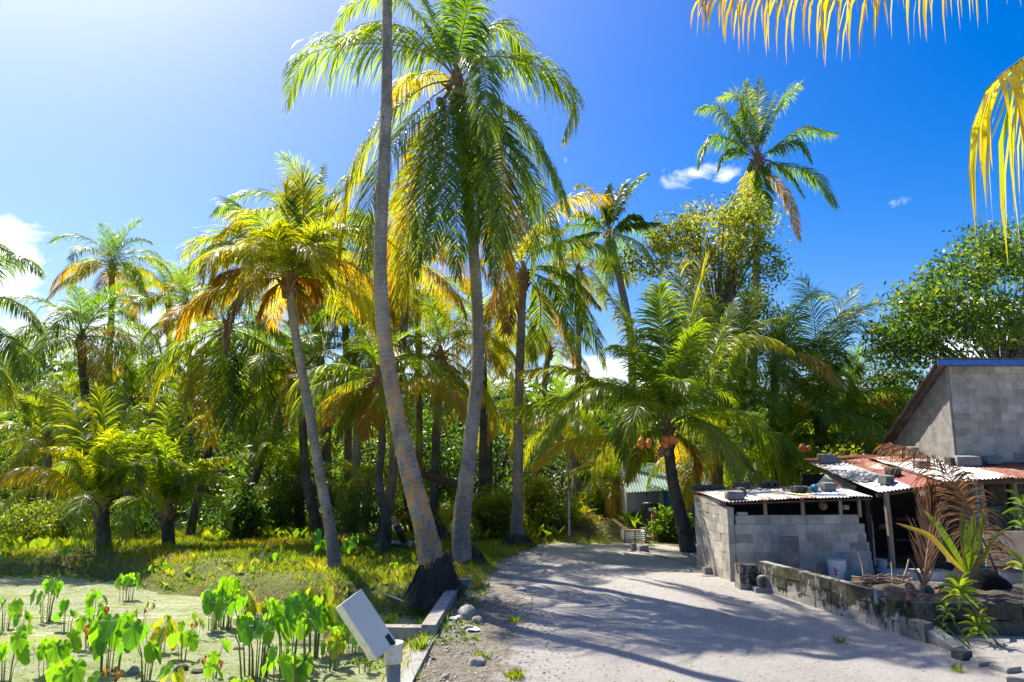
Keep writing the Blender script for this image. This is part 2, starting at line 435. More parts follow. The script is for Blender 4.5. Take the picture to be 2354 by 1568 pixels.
M_GROUND = ground_mat()
def road_mat():
    m = MT('coral_sand_road')
    big = m.noise(.6, 7, .68, stretch=(1, .45, 1))
    c = m.ramp(big, [(.3, (.50, .46, .41)), (.5, (.59, .55, .50)), (.7, (.66, .625, .58))])
    fn = m.noise(22, 7, .78)
    c = m.mix(1.0, c, m.ramp(fn, [(.28, .58), (.48, 1.0), (.75, 1.16)]), 'MULTIPLY')
    vo = m.n.new('ShaderNodeTexVoronoi'); vo.inputs['Scale'].default_value = 13; m.l.new(m.tc.outputs['Object'], vo.inputs['Vector'])
    sepc = m.n.new('ShaderNodeSeparateColor'); m.l.new(vo.outputs['Color'], sepc.inputs[0])
    peb = m.math('MULTIPLY', m.math('LESS_THAN', vo.outputs['Distance'], .26), m.math('GREATER_THAN', sepc.outputs[0], .87))
    c = m.mix(m.math('MULTIPLY', peb, .55), c, (.25, .23, .20))
    sf = m.math('ADD', m.attr('tone'), m.math('MULTIPLY', m.math('SUBTRACT', m.noise(2.6, 7, .75), .5), 1.3))
    soil = m.ramp(m.noise(11, 7, .8), [(.32, (.13, .105, .07)), (.48, (.30, .26, .19)), (.68, (.52, .48, .40))])
    c = m.mix(m.ramp(sf, [(.40, 0), (.62, 1)]), c, soil)
    h = m.math('ADD', m.math('MULTIPLY', m.noise(60, 6, .85), 1.0), m.math('MULTIPLY', m.noise(6, 7, .8), 2.2))
    return m.done(c, .95, normal=m.bump(h, 1.0, .05), spec=.15)
M_ROAD = road_mat()
def pond_mat():
    m = MT('pond_water_with_algae')
    al = m.noise(1.3, 8, .72, dist=.8, stretch=(.6, 1.4, 1))
    c = m.ramp(al, [(.34, (.24, .30, .08)), (.43, (.38, .43, .17)), (.50, (.54, .55, .36)), (.56, (.32, .40, .10)), (.64, (.57, .57, .40)), (.74, (.42, .42, .14))])
    c = m.mix(m.ramp(m.noise(4.5, 8, .8), [(.5, 0), (.62, .6)]), c, (.30, .36, .08))
    c = m.mix(1.0, c, m.ramp(m.noise(30, 6, .8), [(.3, .4), (.65, 1.35)]), 'MULTIPLY')
    clear = m.ramp(m.noise(.55, 4, .5, stretch=(.3, 1.8, 1)), [(.57, 0), (.60, 1)])
    c = m.mix(clear, c, (.36, .38, .17))
    bs = m.math('MULTIPLY', m.math('SUBTRACT', 1.0, clear), m.math('ADD', m.noise(55, 5, .85), m.math('MULTIPLY', m.noise(9, 5, .7), 1.2)))
    return m.done(c, m.ramp(clear, [(0, .26), (1, .1)]), normal=m.bump(bs, .85, .045), spec=.9)
M_POND = pond_mat()

# ------------------------------------------------------------------ terrain
def seg_dist(X, Y, poly, closed=True):
    d = np.full(X.shape, 1e9)
    n = len(poly)
    for i in range(n if closed else n - 1):
        (x0, y0), (x1, y1) = poly[i], poly[(i + 1) % n]
        dx, dy = x1 - x0, y1 - y0
        t = np.clip(((X - x0) * dx + (Y - y0) * dy) / (dx * dx + dy * dy + 1e-9), 0, 1)
        d = np.minimum(d, np.hypot(X - x0 - t * dx, Y - y0 - t * dy))
    return d
def inside(X, Y, poly):
    r = np.zeros(X.shape, dtype=bool); n = len(poly)
    for i in range(n):
        (x0, y0), (x1, y1) = poly[i], poly[(i + 1) % n]
        c = ((y0 > Y) != (y1 > Y)) & (X < (x1 - x0) * (Y - y0) / (y1 - y0 + 1e-12) + x0)
        r ^= c
    return r
def vnoise(X, Y, s, seed):
    rs = np.random.RandomState(seed); g = rs.rand(256, 256)
    x, y = X * s + 1000.3, Y * s + 1000.7
    xi, yi = np.floor(x).astype(int), np.floor(y).astype(int); fx, fy = x - xi, y - yi
    fx = fx * fx * (3 - 2 * fx); fy = fy * fy * (3 - 2 * fy)
    a = g[xi % 256, yi % 256]; b = g[(xi + 1) % 256, yi % 256]; c = g[xi % 256, (yi + 1) % 256]; d = g[(xi + 1) % 256, (yi + 1) % 256]
    return (a * (1 - fx) + b * fx) * (1 - fy) + (c * (1 - fx) + d * fx) * fy
def ss(x, a, b):
    t = np.clip((x - a) / (b - a), 0, 1); return t * t * (3 - 2 * t)
PZ = -0.30
pond_poly = [tuple(G(px, py, PZ)[:2]) for px, py in ((-900, 1338), (-300, 1330), (0, 1326), (190, 1322), (330, 1345), (455, 1362), (560, 1378), (640, 1392), (760, 1392), (830, 1398), (940, 1418), (975, 1432), (900, 1455), (862, 1500), (842, 1568), (815, 1720))]
pond_poly += [(-1.5, 3.0), (-3.2, 1.5), (-14, 0.5), (-30, 5)]
road_poly = [tuple(G(px, py)[:2]) for px, py in ((1240, 1247), (1165, 1282), (1125, 1325), (1085, 1362), (1050, 1395), (1022, 1440), (975, 1485), (950, 1530), (925, 1600), (895, 1750))]
road_poly = [(45, 24.5), (8, 21.6), (5.2, 21.4)] + road_poly + [(-1.0, 1.0), (-2, -8), (45, -8)]
road_left = road_poly[3:13]
mounds = [(-11.2, 19.3, 2.2, 1.0, .28), (-8.8, 18.2, 1.7, .8, .22), (-6.4, 17.6, 1.8, .8, .3), (-7.4, 16.0, 1.9, .75, .24), (-4.6, 15.8, 1.7, .7, .16), (-3.9, 14.2, 1.2, .55, .16), (-1.6, 14.6, 1.2, .9, .18), (-1.0, 17.2, 1.6, 1.3, .16), (1.9, 23.8, 1.7, 1.0, .42), (3.4, 24.2, 1.3, .8, .35)]
def hfun(X, Y):
    X = np.asarray(X, dtype=float); Y = np.asarray(Y, dtype=float)
    dp = seg_dist(X, Y, pond_poly); ip = inside(X, Y, pond_poly)
    sd = np.where(ip, -dp, dp) + (vnoise(X, Y, 1.3, 3) - .5) * .5
    z = -0.52 + (0.52) * ss(sd, -.45, .85)
    z = z + (vnoise(X, Y, .8, 5) - .5) * .10 * ss(sd, 0, 1) + (vnoise(X, Y, 3.1, 6) - .5) * .05 * ss(sd, -.2, .6)
    for mx, my, rx, ry, hh in mounds:
        q = ((X - mx) / rx) ** 2 + ((Y - my) / ry) ** 2
        z = z + hh * np.exp(-q * 1.4) * (.8 + .4 * vnoise(X, Y, 2.2, 8))
    dr = seg_dist(X, Y, road_poly); ir = inside(X, Y, road_poly)
    rs = np.where(ir, dr, -dr)
    flat = ss(rs, -.7, .25)
    zr = (vnoise(X, Y, .5, 9) - .5) * .05 + (vnoise(X * 2.4, Y * .35, 1.0, 14) - .5) * .035 + (vnoise(X, Y, 4.5, 11) - .5) * .035 * (1 - ss(rs, .3, 1.6)) + (vnoise(X, Y, 2.3, 12) - .5) * .015
    return z * (1 - flat) + zr * flat, rs
def hz(x, y): return float(hfun(np.array([x]), np.array([y]))[0][0])
def GH(px, py):
    p = G(px, py, 0)
    for _ in range(4): p = G(px, py, hz(p.x, p.y))
    return p
xs = np.concatenate([np.array([-500, -250, -120, -70, -45]), np.arange(-30, 18, .14), np.array([24, 34, 50, 80, 140, 260, 500])])
ys = np.concatenate([np.array([-200, -60, -20, -6]), np.arange(-1, 31, .14), np.array([35, 42, 55, 80, 130, 220, 400, 800])])
GX, GY = np.meshgrid(xs, ys); Z, RS = hfun(GX, GY)
Z = Z - .05 * ss(RS, .0, .4)
nx, ny = len(xs), len(ys)
idx = np.arange(nx * ny).reshape(ny, nx)
Q = np.stack([idx[:-1, :-1], idx[:-1, 1:], idx[1:, 1:], idx[1:, :-1]], -1).reshape(-1, 4)
me = mk_mesh('ground', np.stack([GX, GY, Z], -1).reshape(-1, 3), Q, M_GROUND, {'tone': (ss(RS, -1.1, .1) * .8).ravel()}, smooth=True)
tag(link('ground', me), kind='structure')
xs = np.arange(-3, 40, .11); ys = np.arange(-7, 24.6, .11)
GX, GY = np.meshgrid(xs, ys); Z, RS = hfun(GX, GY)
keep = (RS + (vnoise(GX, GY, 3.0, 21) - .5) * .35) > .05
nx, ny = len(xs), len(ys); idx = np.arange(nx * ny).reshape(ny, nx)
kq = keep[:-1, :-1] & keep[:-1, 1:] & keep[1:, 1:] & keep[1:, :-1]
Q = np.stack([idx[:-1, :-1], idx[:-1, 1:], idx[1:, 1:], idx[1:, :-1]], -1)[kq]
DL = seg_dist(GX, GY, road_left, False)
soil = (1 - ss(DL, .6, 2.5)) * (.74 - .35 * ss(GY, 13, 17)) 
used = np.unique(Q); remap = -np.ones(nx * ny, dtype=int); remap[used] = np.arange(len(used))
V = np.stack([GX, GY, Z + .006], -1).reshape(-1, 3)[used]
me = mk_mesh('road', V, remap[Q], M_ROAD, {'tone': soil.ravel()[used]}, smooth=True)
tag(link('road', me), kind='structure')
me = mk_mesh('pond', [(-45, -3, PZ), (2, -3, PZ), (2, 22, PZ), (-45, 22, PZ)], [(0, 1, 2, 3)], M_POND)
tag(link('pond', me), kind='structure')

# ------------------------------------------------------------------ palm fronds
def catmull(P, n):
    P = [Vector(p) for p in P]
    Q = [P[0] * 2 - P[1]] + P + [P[-1] * 2 - P[-2]]
    out = []
    m = len(P) - 1
    for i in range(n + 1):
        u = i / n * m; k = min(int(u), m - 1); t = u - k
        a, b, c, d = Q[k], Q[k + 1], Q[k + 2], Q[k + 3]
        out.append(.5 * ((2 * b) + (c - a) * t + (2 * a - 5 * b + 4 * c - d) * t * t + (3 * b - a - 3 * c + d) * t ** 3))
    return out
def frond_mesh(name, pts, nl=60, leafL=None, width=.045, droop=.55, vee=.15, tone=.25, seed=0, roll=0.0, rr=.028, tipgold=.25, gap=0.0, bare=.16, mat=None, fwd=0.0, pmat=None):
    rs = np.random.RandomState(seed)
    P = np.array([tuple(p) for p in pts], dtype=float)
    seg = np.linalg.norm(np.diff(P, axis=0), axis=1); cum = np.concatenate([[0], np.cumsum(seg)]); L = cum[-1]
    if leafL is None: leafL = L * .285
    Tn = np.gradient(P, axis=0); Tn /= np.linalg.norm(Tn, axis=1)[:, None] + 1e-9
    chord = P[-1] - P[0]; hd = np.array([chord[0], chord[1], 0.0])
    if np.linalg.norm(hd) < .12 * L: hd = np.array([0, -1.0, 0]) if seed % 2 else np.array([.8, .6, 0])
    hd /= np.linalg.norm(hd); B0 = np.cross(hd, [0, 0, 1.0])
    s = np.linspace(bare, .985, nl); s = np.repeat(s, 2) + rs.normal(0, .3 / nl, nl * 2); s = np.clip(s, bare, .995)
    side = np.tile([1.0, -1.0], nl)
    if gap > 0:
        k = rs.rand(len(s)) > gap; s, side = s[k], side[k]
    d_ = s * L
    pos = np.stack([np.interp(d_, cum, P[:, i]) for i in range(3)], -1)
    T = np.stack([np.interp(d_, cum, Tn[:, i]) for i in range(3)], -1); T /= np.linalg.norm(T, axis=1)[:, None]
    B = B0[None] - T * (T @ B0)[:, None]; B /= np.linalg.norm(B, axis=1)[:, None] + 1e-9
    N = np.cross(B, T)
    rl = roll * (s - .1)
    B, N = B * np.cos(rl)[:, None] + N * np.sin(rl)[:, None], N * np.cos(rl)[:, None] - B * np.sin(rl)[:, None]
    prof = np.interp(s, [bare, .28, .5, .75, .92, 1], [.55, .92, 1, .82, .52, .28])
    ll = leafL * prof * rs.uniform(.78, 1.08, len(s)) * (1 - .5 * (rs.rand(len(s)) < .05))
    ph = np.interp(s, [0, .4, .8, 1], [.38, .55, .85, 1.2]) + rs.normal(0, .07, len(s)) + fwd + .07 * np.sin(s * 23 + seed + side) + .04 * np.sin(s * 51 + seed * 2 + side * 2)
    D = side[:, None] * B * np.cos(ph)[:, None] + T * np.sin(ph)[:, None] + N * (vee + rs.normal(0, .06, len(s)))[:, None]
    D /= np.linalg.norm(D, axis=1)[:, None]
    K = 4; st = [pos]; ds = [D]
    g = droop * rs.uniform(.6, 1.4, len(s)) * (1 + 2.5 * (rs.rand(len(s)) < .05)) * (1 + .25 * np.sin(s * 17 + seed * 3 + side)); p = pos; dd = D
    for k in range(K):
        dd = dd + np.array([0, 0, -1.0])[None] * (g * (.22 + .28 * k))[:, None]
        dd /= np.linalg.norm(dd, axis=1)[:, None]
        p = p + dd * (ll / K)[:, None]; st.append(p); ds.append(dd)
    tw = rs.normal(0, .35, len(s)); wid = [.45, 1, .92, .6, .04]; V = []
    for k in range(K + 1):
        d = ds[k]; wv = T - d * np.sum(T * d, 1)[:, None]; wv /= np.linalg.norm(wv, axis=1)[:, None] + 1e-9
        nn = np.cross(d, wv); wv = wv * np.cos(tw)[:, None] + nn * np.sin(tw)[:, None]
        hw = (.5 * width * wid[k] * np.interp(prof, [.2, 1], [.6, 1]))[:, None]
        V += [st[k] - wv * hw, st[k] + wv * hw]
    m = len(s); V = np.stack(V, 1)                        # m x 2(K+1) x 3
    base = (np.arange(m) * 2 * (K + 1))[:, None]
    F_ = np.concatenate([base + np.array([[2 * k, 2 * k + 1, 2 * k + 3, 2 * k + 2]]) for k in range(K)], 0)
    ton = (tone + rs.normal(0, .05, m) + tipgold * (s - .5) * .5)[:, None] + np.repeat(np.array([0, .0, .03, .08, .2]) * (tipgold + .3), 2)[None]
    Vl = V.reshape(-1, 3); ton = np.clip(ton.ravel(), 0, 1); fm = np.zeros(len(F_), dtype=int)
    # rachis
    n = len(P); k = 5; rad = rr * np.interp(np.linspace(0, 1, n), [0, .06, .2, 1], [1.9, 1.2, .85, .12])
    Vr = []
    for i in range(n):
        b = B0 - Tn[i] * (Tn[i] @ B0); b /= np.linalg.norm(b) + 1e-9; nn = np.cross(b, Tn[i])
        for j in range(k):
            a = 2 * math.pi * j / k; Vr.append(P[i] + (b * math.cos(a) * 1.2 + nn * math.sin(a) * .8) * rad[i])
    Fr = np.array([(i * k + j, i * k + (j + 1) % k, (i + 1) * k + (j + 1) % k, (i + 1) * k + j) for i in range(n - 1) for j in range(k)]) + len(Vl)
    V = np.concatenate([Vl, np.array(Vr)]); Fa = np.concatenate([F_, Fr]); fm = np.concatenate([fm, np.ones(len(Fr), dtype=int)])
    return mk_mesh(name, V, Fa, [mat or M_FROND, pmat or M_PETIOLE], {'tone': np.concatenate([ton, np.full(len(Vr), min(1, tone + .2))])}, fmat=fm)
def arc(L, th0, bend, n=16, power=1.25, side=0.0):
    pts = [Vector((0, 0, 0))]
    for i in range(n):
        s = (i + .5) / n; th = R(th0 - bend * s ** power)
        a = R(side * s)
        pts.append(pts[-1] + Vector((math.cos(th) * math.cos(a), math.cos(th) * math.sin(a), math.sin(th))) * (L / n))
    return pts
LIB = {}
def lib(kind, var, tone):
    key = (kind, var, tone)
    if key not in LIB:
        spec = {0: (80, 60, .3, .35), 1: (64, 100, .45, .2), 2: (40, 112, .6, .1), 3: (12, 95, .75, .0), 4: (-18, 68, .8, .0), 5: (-48, 40, .8, 0)}[kind]
        th, bd, dr, ve = spec; rg = random.Random(kind * 17 + var)
        pts = arc(1.0, th + rg.uniform(-6, 6), bd + rg.uniform(-14, 14), side=rg.uniform(-25, 25))
        LIB[key] = frond_mesh('frond', pts, nl=92, leafL=.31, width=.0080, droop=dr, vee=ve, tone=tone, seed=kind * 31 + var * 7 + 1, rr=.0065, roll=rg.uniform(-.5, .5), tipgold=.3, gap=.04, fwd=(.28, .22, .1, .05, 0, 0)[kind])
    return LIB[key]
def radial_crown(root, c, L, n, seed, tones=(.1, .25, .45), kinds=(0, 1, 2, 3, 4), gold=.15, keepout=None):
    rg = random.Random(seed); base = root.location
    for i in range(n):
        f = i / max(1, n - 1)
        kd = kinds[min(len(kinds) - 1, int(f * len(kinds)))]
        az = i * 2.39996 + rg.uniform(-.3, .3)
        if keepout and keepout(az, kd): continue
        tn = tones[min(len(tones) - 1, int(f * len(tones)))]
        if f > .5 and rg.random() < gold: tn = .72
        sc = L * rg.uniform(.88, 1.1) * (.8 if kd == 0 else 1)
        link('frond', lib(kd, rg.randrange(3), tn), root, Vector(c) - base, (rg.uniform(-.12, .12), rg.uniform(-.1, .1), az), (sc, sc, sc))
def crown_shaft(root, c, r, mat=None, seed=0, down=Vector((0, 0, -1))):
    """fibrous heart of the crown with old leaf bases"""
    rg = random.Random(seed); mb = MB(); c = Vector(c)
    mb.tube([c + down * r * 5, c + down * r * 2, c, c - down * r * 3], [r * 1.05, r * 1.5, r * 1.35, r * .3], 9)
    for i in range(9):
        a = i * 2.4; d = Vector((math.cos(a), math.sin(a), 0)); z = -r * (1 + 3.6 * i / 9)
        q = c + Vector((0, 0, z)) + d * r * .9
        mb.tube([q, q + d * r * 1.0 + Vector((0, 0, r * 1.3)), q + d * r * 1.9 + Vector((0, 0, r * 1.7))], [r * .5, r * .32, r * .12], 5)
    return mb.build('crown_shaft', mat or M_HUSK, root, smooth=False)
def trunk_obj(root, pts, radii, mat, seed=0, step=.11):
    rg = random.Random(seed); P = [Vector(p) for p in pts]
    L = sum((P[i + 1] - P[i]).length for i in range(len(P) - 1)); n = max(6, int(L / step))
    C = catmull(P, n); rr = []
    for i in range(n + 1):
        u = i / n * (len(radii) - 1); k = min(int(u), len(radii) - 2); t = u - k
        r = radii[k] * (1 - t) + radii[k + 1] * t
        rr.append(r * (1 + (.035 if i % 2 else -.02) + rg.uniform(-.015, .015)))
    mb = MB(); mb.tube(C, rr, 14, wob=.03, rng=rg)
    return mb.build('trunk', mat, root, smooth=True)
def root_bole(root, c, r, h, seed, lean=Vector((0, 0, 0))):
    rg = random.Random(seed); n = 40; V = []; c = Vector(c); lv = 9
    ph = [rg.uniform(0, 6.28) for _ in range(4)]
    for i in range(lv):
        f = i / (lv - 1)
        for j in range(n):
            a = 2 * math.pi * j / n
            q = 1 + .10 * math.sin(5 * a + ph[0]) + .06 * math.sin(11 * a + ph[1]) + .05 * rg.uniform(-1, 1)
            rad = r * (.58 + .50 * (1 - f) ** .65 + .34 * (1 - f) ** 3) * q * (1 + (.15 * math.sin(2 * a + ph[2]) * (1 - f)))
            V.append(c + lean * f + Vector((math.cos(a) * rad, math.sin(a) * rad, h * f - .12 * (1 - f) + f ** 3 * h * (.07 * math.sin(3 * a + ph[0]) + .05 * math.sin(7 * a + ph[3])))))
    Fs = [(i * n + j, i * n + (j + 1) % n, (i + 1) * n + (j + 1) % n, (i + 1) * n + j) for i in range(lv - 1) for j in range(n)]
    Fs.append(tuple(range((lv - 1) * n, lv * n)))
    mb = MB(); mb.add(V, Fs)
    for k in range(70):                       # hanging rootlets
        a = rg.uniform(0, 6.28); f0 = rg.uniform(.35, 1.0); f1 = max(0, f0 - rg.uniform(.3, .7))
        def pt(f, e): 
            rad = r * (.58 + .50 * (1 - f) ** .65 + .34 * (1 - f) ** 3) * e; return c + lean * f + Vector((math.cos(a) * rad, math.sin(a) * rad, h * f))
        mb.tube([pt(f0, 1.03), pt((f0 + f1) / 2, 1.14), pt(f1, 1.10)], [.012, .012, .006], 4)
    return mb.build('root_bole', M_ROOT, root, smooth=False)
def coconuts(root, c, r, n, size, mat, seed):
    rg = random.Random(seed)
    for i in range(n):
        a = rg.uniform(0, 6.28); d = Vector((math.cos(a), math.sin(a), rg.uniform(-1.2, .1))) * r
        mb = MB(); mb.blob(Vector(c) + d, (size, size, size * 1.15), rng=rg, rough=.05, nu=14, nv=10)
        mb.build('coconut', mat, root, smooth=True)
def palm(label, trunk, radii, Y, crown=None, fronds=(), rand=0, L=3.6, seed=0, mat=None, base_z=None, group=None, tones=(.1, .25, .45), kinds=(0, 1, 2, 2, 3, 3, 4), gold=.15, cr=.12, nl=72, bole=None, name='palm_tree', keepout=None, wf=1.0, Yauto=True):
    """trunk: list of photo points (px,py[,dY]) from base up; crown photo point; fronds: (dYtip, tone, [(px,py),...], opts)"""
    if Yauto and trunk[0][1] > 1195 and Y < 30:
        Yn = GH(trunk[0][0], trunk[0][1]).y; k_ = Yn / Y; Y = Yn; L *= k_; cr *= k_; radii = [r * k_ for r in radii]
    tp = [W(p[0], p[1], Y + (p[2] if len(p) > 2 else 0)) for p in trunk]
    b = tp[0].copy(); bz = hz(b.x, b.y) if base_z is None else base_z
    if abs(b.z - bz) > .02:
        if b.z > bz: tp.insert(0, Vector((b.x, b.y, bz - .15))); radii = [radii[0] * 1.15] + list(radii)
        else: tp[0].z = bz - .1
    root = thing(name, label, 'palm tree', (b.x, b.y, bz), group=group)
    c = W(crown[0], crown[1], Y + (crown[2] if len(crown) > 2 else 0)) if crown else tp[-1]
    if (tp[-1] - c).length > .05: tp.append(c)
    if len(radii) > 1: trunk_obj(root, tp, [r * (.86 if seed > 2 else .95) for r in radii], mat or M_TR_GREY, seed)
    crown_shaft(root, c, cr, seed=seed)
    for i, fr in enumerate(fronds):
        dY, tn, pp = fr[0], fr[1], fr[2]; opt = fr[3] if len(fr) > 3 else {}
        n = len(pp); pts = [c] + [W(px, py, c.y + dY * ((k + 1) / n)) for k, (px, py) in enumerate(pp)]
        C = catmull(pts, 22); C = [p - root.location for p in C]
        kw = dict(nl=int(nl * 1.35), droop=.5, vee=.1, width=.040 * wf); kw.update(opt)
        me = frond_mesh('frond', C, tone=tn, seed=seed * 100 + i, roll=random.Random(seed * 7 + i).uniform(-.4, .4), **kw)
        link('frond', me, root)
    if rand: radial_crown(root, c, L, rand, seed, tones, kinds, gold, keepout)
    return root, c

# ------------------------------------------------------------------ the coconut palms
GP = 'coconut palms around the pond and road'
# tall leaning lichen palm in the centre, crown above the picture
r1, _ = palm('tall leaning palm with orange lichen trunk and black root mound beside the kerb',
     [(992, 1300), (975, 1209), (943, 1088), (914, 960), (890, 830), (879, 720), (874, 584), (884, 351), (889, 195), (890, 20), (892, -200), (890, -560)], [.275, .235, .215, .18, .165, .16, .15, .142, .13, .115, .115, .115], 14.15, Yauto=False,
     rand=18, L=3.6, seed=1, mat=M_TR_LICH, group=GP)
root_bole(r1, G(1002, 1372), .40, .76, 3, Vector((-.03, .14, 0)))
F = (-1, .3)
T2 = [
 (-1.0, .22, [(1018, 148), (967, 117), (874, 101), (765, 108), (694, 140), (661, 234)], dict(droop=.8)),
 (-.6, .28, [(1006, 129), (928, 72), (850, 62), (775, 98)], dict(droop=.7)),
 (.8, .30, [(1026, 136), (967, 39), (889, -12), (810, 15), (768, 74)], dict(droop=.6, leafL=1.0)),
 (.4, .08, [(1045, 140), (1052, 40), (1056, -90)], dict(droop=.7, leafL=1.25, vee=.3)),
 (.8, .18, [(1030, 136), (987, 20), (948, -50)], dict(droop=.55)),
 (-.9, .12, [(1050, 140), (1072, 30), (1085, -60)], dict(droop=.9, leafL=1.1)),
 (-.3, .30, [(1115, 132), (1201, 140), (1279, 175), (1318, 230), (1296, 312)], dict(droop=.75)),
 (-2.8, .30, [(1070, 140), (1100, 129), (1117, 195), (1124, 340)], dict(droop=.9, leafL=1.05)),
 (-.7, .22, [(1135, 226), (1201, 280), (1259, 370), (1306, 478)], dict(droop=.8)),
 (-2.2, .10, [(1084, 234), (1142, 312), (1156, 409), (1146, 560)], {}),
 (-2.6, .10, [(1034, 234), (1026, 331), (1014, 448), (982, 600)], dict(leafL=1.0, rr=.034)),
 (-.8, .45, [(987, 195), (928, 234), (870, 296), (811, 400), (780, 590)], dict(droop=.75, tipgold=.6)),
 (1.2, .80, [(1010, 242), (967, 323), (935, 429), (905, 560), (893, 700)], dict(leafL=1.0, tipgold=.1)),
 (-1.2, .16, [(1104, 234), (1185, 351), (1222, 468), (1222, 640)], dict(leafL=1.0)),
 (-1.4, .12, [(1075, 273), (1086, 390), (1092, 560)], dict(leafL=1.0)),
 (-1.6, .25, [(975, 240), (905, 330), (852, 450), (840, 610)], {}),
 (1.6, .35, [(1060, 260), (1120, 400), (1160, 560), (1175, 710)], dict(leafL=1.0)),
 (-1.3, .14, [(1042, 290), (1048, 430), (1052, 640)], dict(leafL=1.0)),
 (1.4, .72, [(1090, 280), (1140, 430), (1152, 600), (1148, 730)], {}),
 (.8, .4, [(1000, 260), (960, 400), (940, 540), (925, 690)], {}),
 (-1.9, .12, [(1060, 250), (1105, 380), (1128, 520), (1135, 660)], dict(leafL=1.0)),
 (1.5, .25, [(1080, 120), (1130, 60), (1190, 90), (1220, 170)], dict(droop=.8)),
 (-1.7, .14, [(1015, 250), (985, 380), (968, 520), (955, 640)], dict(leafL=1.0)),
 (1.9, .55, [(1010, 170), (930, 190), (880, 260)], dict(droop=.8)),
 (.6, .2, [(1115, 260), (1200, 380), (1262, 500), (1290, 600)], {}),
]
r2, c2 = palm('big palm with the fullest crown of hanging fronds, right of the lichen trunk',
     [(1063, 1290), (1061, 1209), (1074, 1088), (1087, 966), (1098, 845), (1097, 700), (1085, 540), (1065, 360)], [.26, .23, .187, .176, .155, .15, .14, .13], 17.2, Yauto=False,
     crown=(1050, 185), fronds=T2, seed=2, mat=M_TR_GREY, group=GP, nl=88, cr=.15)
root_bole(r2, G(1070, 1306), .42, .5, 5)
coconuts(r2, c2 + Vector((-.1, -.25, -.55)), .32, 9, .11, M_COCOG, 4)
P5 = [
 (.2, .45, [(664, 600), (664, 527), (656, 427)], dict(droop=.4, fwd=.3, leafL=1.05, vee=.3)),
 (.6, .40, [(671, 600), (697, 490), (693, 398)], dict(droop=.4, fwd=.3, leafL=1.05, vee=.3)),
 (.3, .42, [(678, 608), (737, 534), (775, 480)], dict(droop=.4, fwd=.3, leafL=1.05, vee=.3)),
 (-.3, .50, [(653, 608), (597, 540), (560, 510), (494, 545)], dict(droop=.6)),
 (-.5, .50, [(649, 623), (597, 586), (542, 578), (502, 600), (483, 648)], dict(droop=.7)),
 (.9, .20, [(640, 600), (580, 500), (540, 470), (494, 490)], dict(droop=.6)),
 (.5, .30, [(645, 630), (560, 568), (494, 570), (435, 615)], dict(droop=.7)),
 (-.4, .72, [(642, 633), (560, 619), (505, 640), (472, 715)], dict(droop=.75)),
 (-.9, .66, [(642, 637), (542, 656), (450, 692), (410, 766)], dict(droop=.75, leafL=1.0)),
 (-1.2, 1.0, [(645, 637), (579, 656), (535, 711), (520, 814)], dict(droop=.8, gap=.3, leafL=.6)),
 (-.3, .70, [(649, 645), (619, 674), (597, 722)], dict(leafL=.8)),
 (-.6, .40, [(686, 626), (737, 615), (770, 660)], {}),
 (-.2, .42, [(682, 615), (737, 570), (790, 570)], {}),
 (.5, .72, [(686, 640), (715, 648), (732, 680)], dict(leafL=.8)),
 (.4, .70, [(675, 650), (690, 690), (693, 730)], dict(leafL=.8)),
 (-1.4, .45, [(655, 610), (640, 560), (650, 520)], dict(leafL=1.0)),
 (-1.5, .35, [(680, 600), (720, 560), (740, 590)], dict(leafL=.9)),
]
r5, c5 = palm('slender curved palm with glowing yellow-green crown at the right edge of the pond',
     [(772, 1316), (758, 1210), (735, 1090), (712, 950), (688, 820), (672, 720)], [.185, .15, .135, .125, .12, .11], 16.2,
     crown=(664, 630), fronds=P5, rand=18, L=3.0, tones=(.42, .5, .6), kinds=(1, 1, 2, 2, 3), seed=5, mat=M_TR_GREY, group=GP, nl=74)
palm('brown-trunked palm right behind the slender curved palm, one orange frond hanging',
     [(758, 1215), (752, 1100), (748, 960), (735, 820), (720, 680)], [.17, .15, .14, .13, .12], 18.4, crown=(728, 545),
     fronds=[(-1.4, .85, [(690, 620), (640, 720), (598, 800), (578, 873)], dict(leafL=.9)), (.5, .3, [(750, 470), (790, 410), (830, 400)]), (.3, .3, [(735, 450), (745, 380)]), (-.5, .95, [(722, 640), (716, 760), (724, 860)], dict(leafL=.5, gap=.3))],
     rand=17, L=3.0, seed=6, mat=M_TR_BROWN, group=GP, tones=(.2, .3, .5))
palm('dark palm with hanging fronds and bent foot, left of the slender curved palm',
     [(436, 1238), (448, 1170), (470, 1080), (492, 960), (510, 840)], [.19, .15, .14, .13, .13], 23.5, crown=(515, 755),
     fronds=[(-1, .5, [(450, 790), (380, 850), (345, 930)]), (-1, .5, [(470, 800), (430, 880), (420, 960)]), (-1.6, .15, [(515, 800), (520, 900), (525, 990)]), (-1, .2, [(560, 790), (610, 870), (620, 960)]), (-1, .6, [(490, 820), (480, 920), (485, 1020)]), (-.5, .2, [(580, 740), (650, 770), (690, 850)]), (-1.2, .15, [(540, 820), (560, 920), (570, 1010)])],
     rand=14, L=3.5, seed=7, mat=M_TR_DARK, group=GP, tones=(.1, .15, .3))
palm('tall slim palm with round crown standing highest on the far left horizon',
     [(252, 1120), (250, 860), (256, 740)], [.20, .17, .15], 33, crown=(258, 612), rand=22, L=3.3, seed=8, mat=M_TR_BROWN, group=GP, tones=(.1, .3, .5), gold=.3)
palm('dark palm just below and left of the tall slim one, fronds spread wide',
     [(205, 1130), (200, 950), (190, 850)], [.22, .19, .17], 28, crown=(188, 775), rand=22, L=4.0, seed=9, mat=M_TR_DARK, group=GP, tones=(.05, .12, .25), gold=.12)
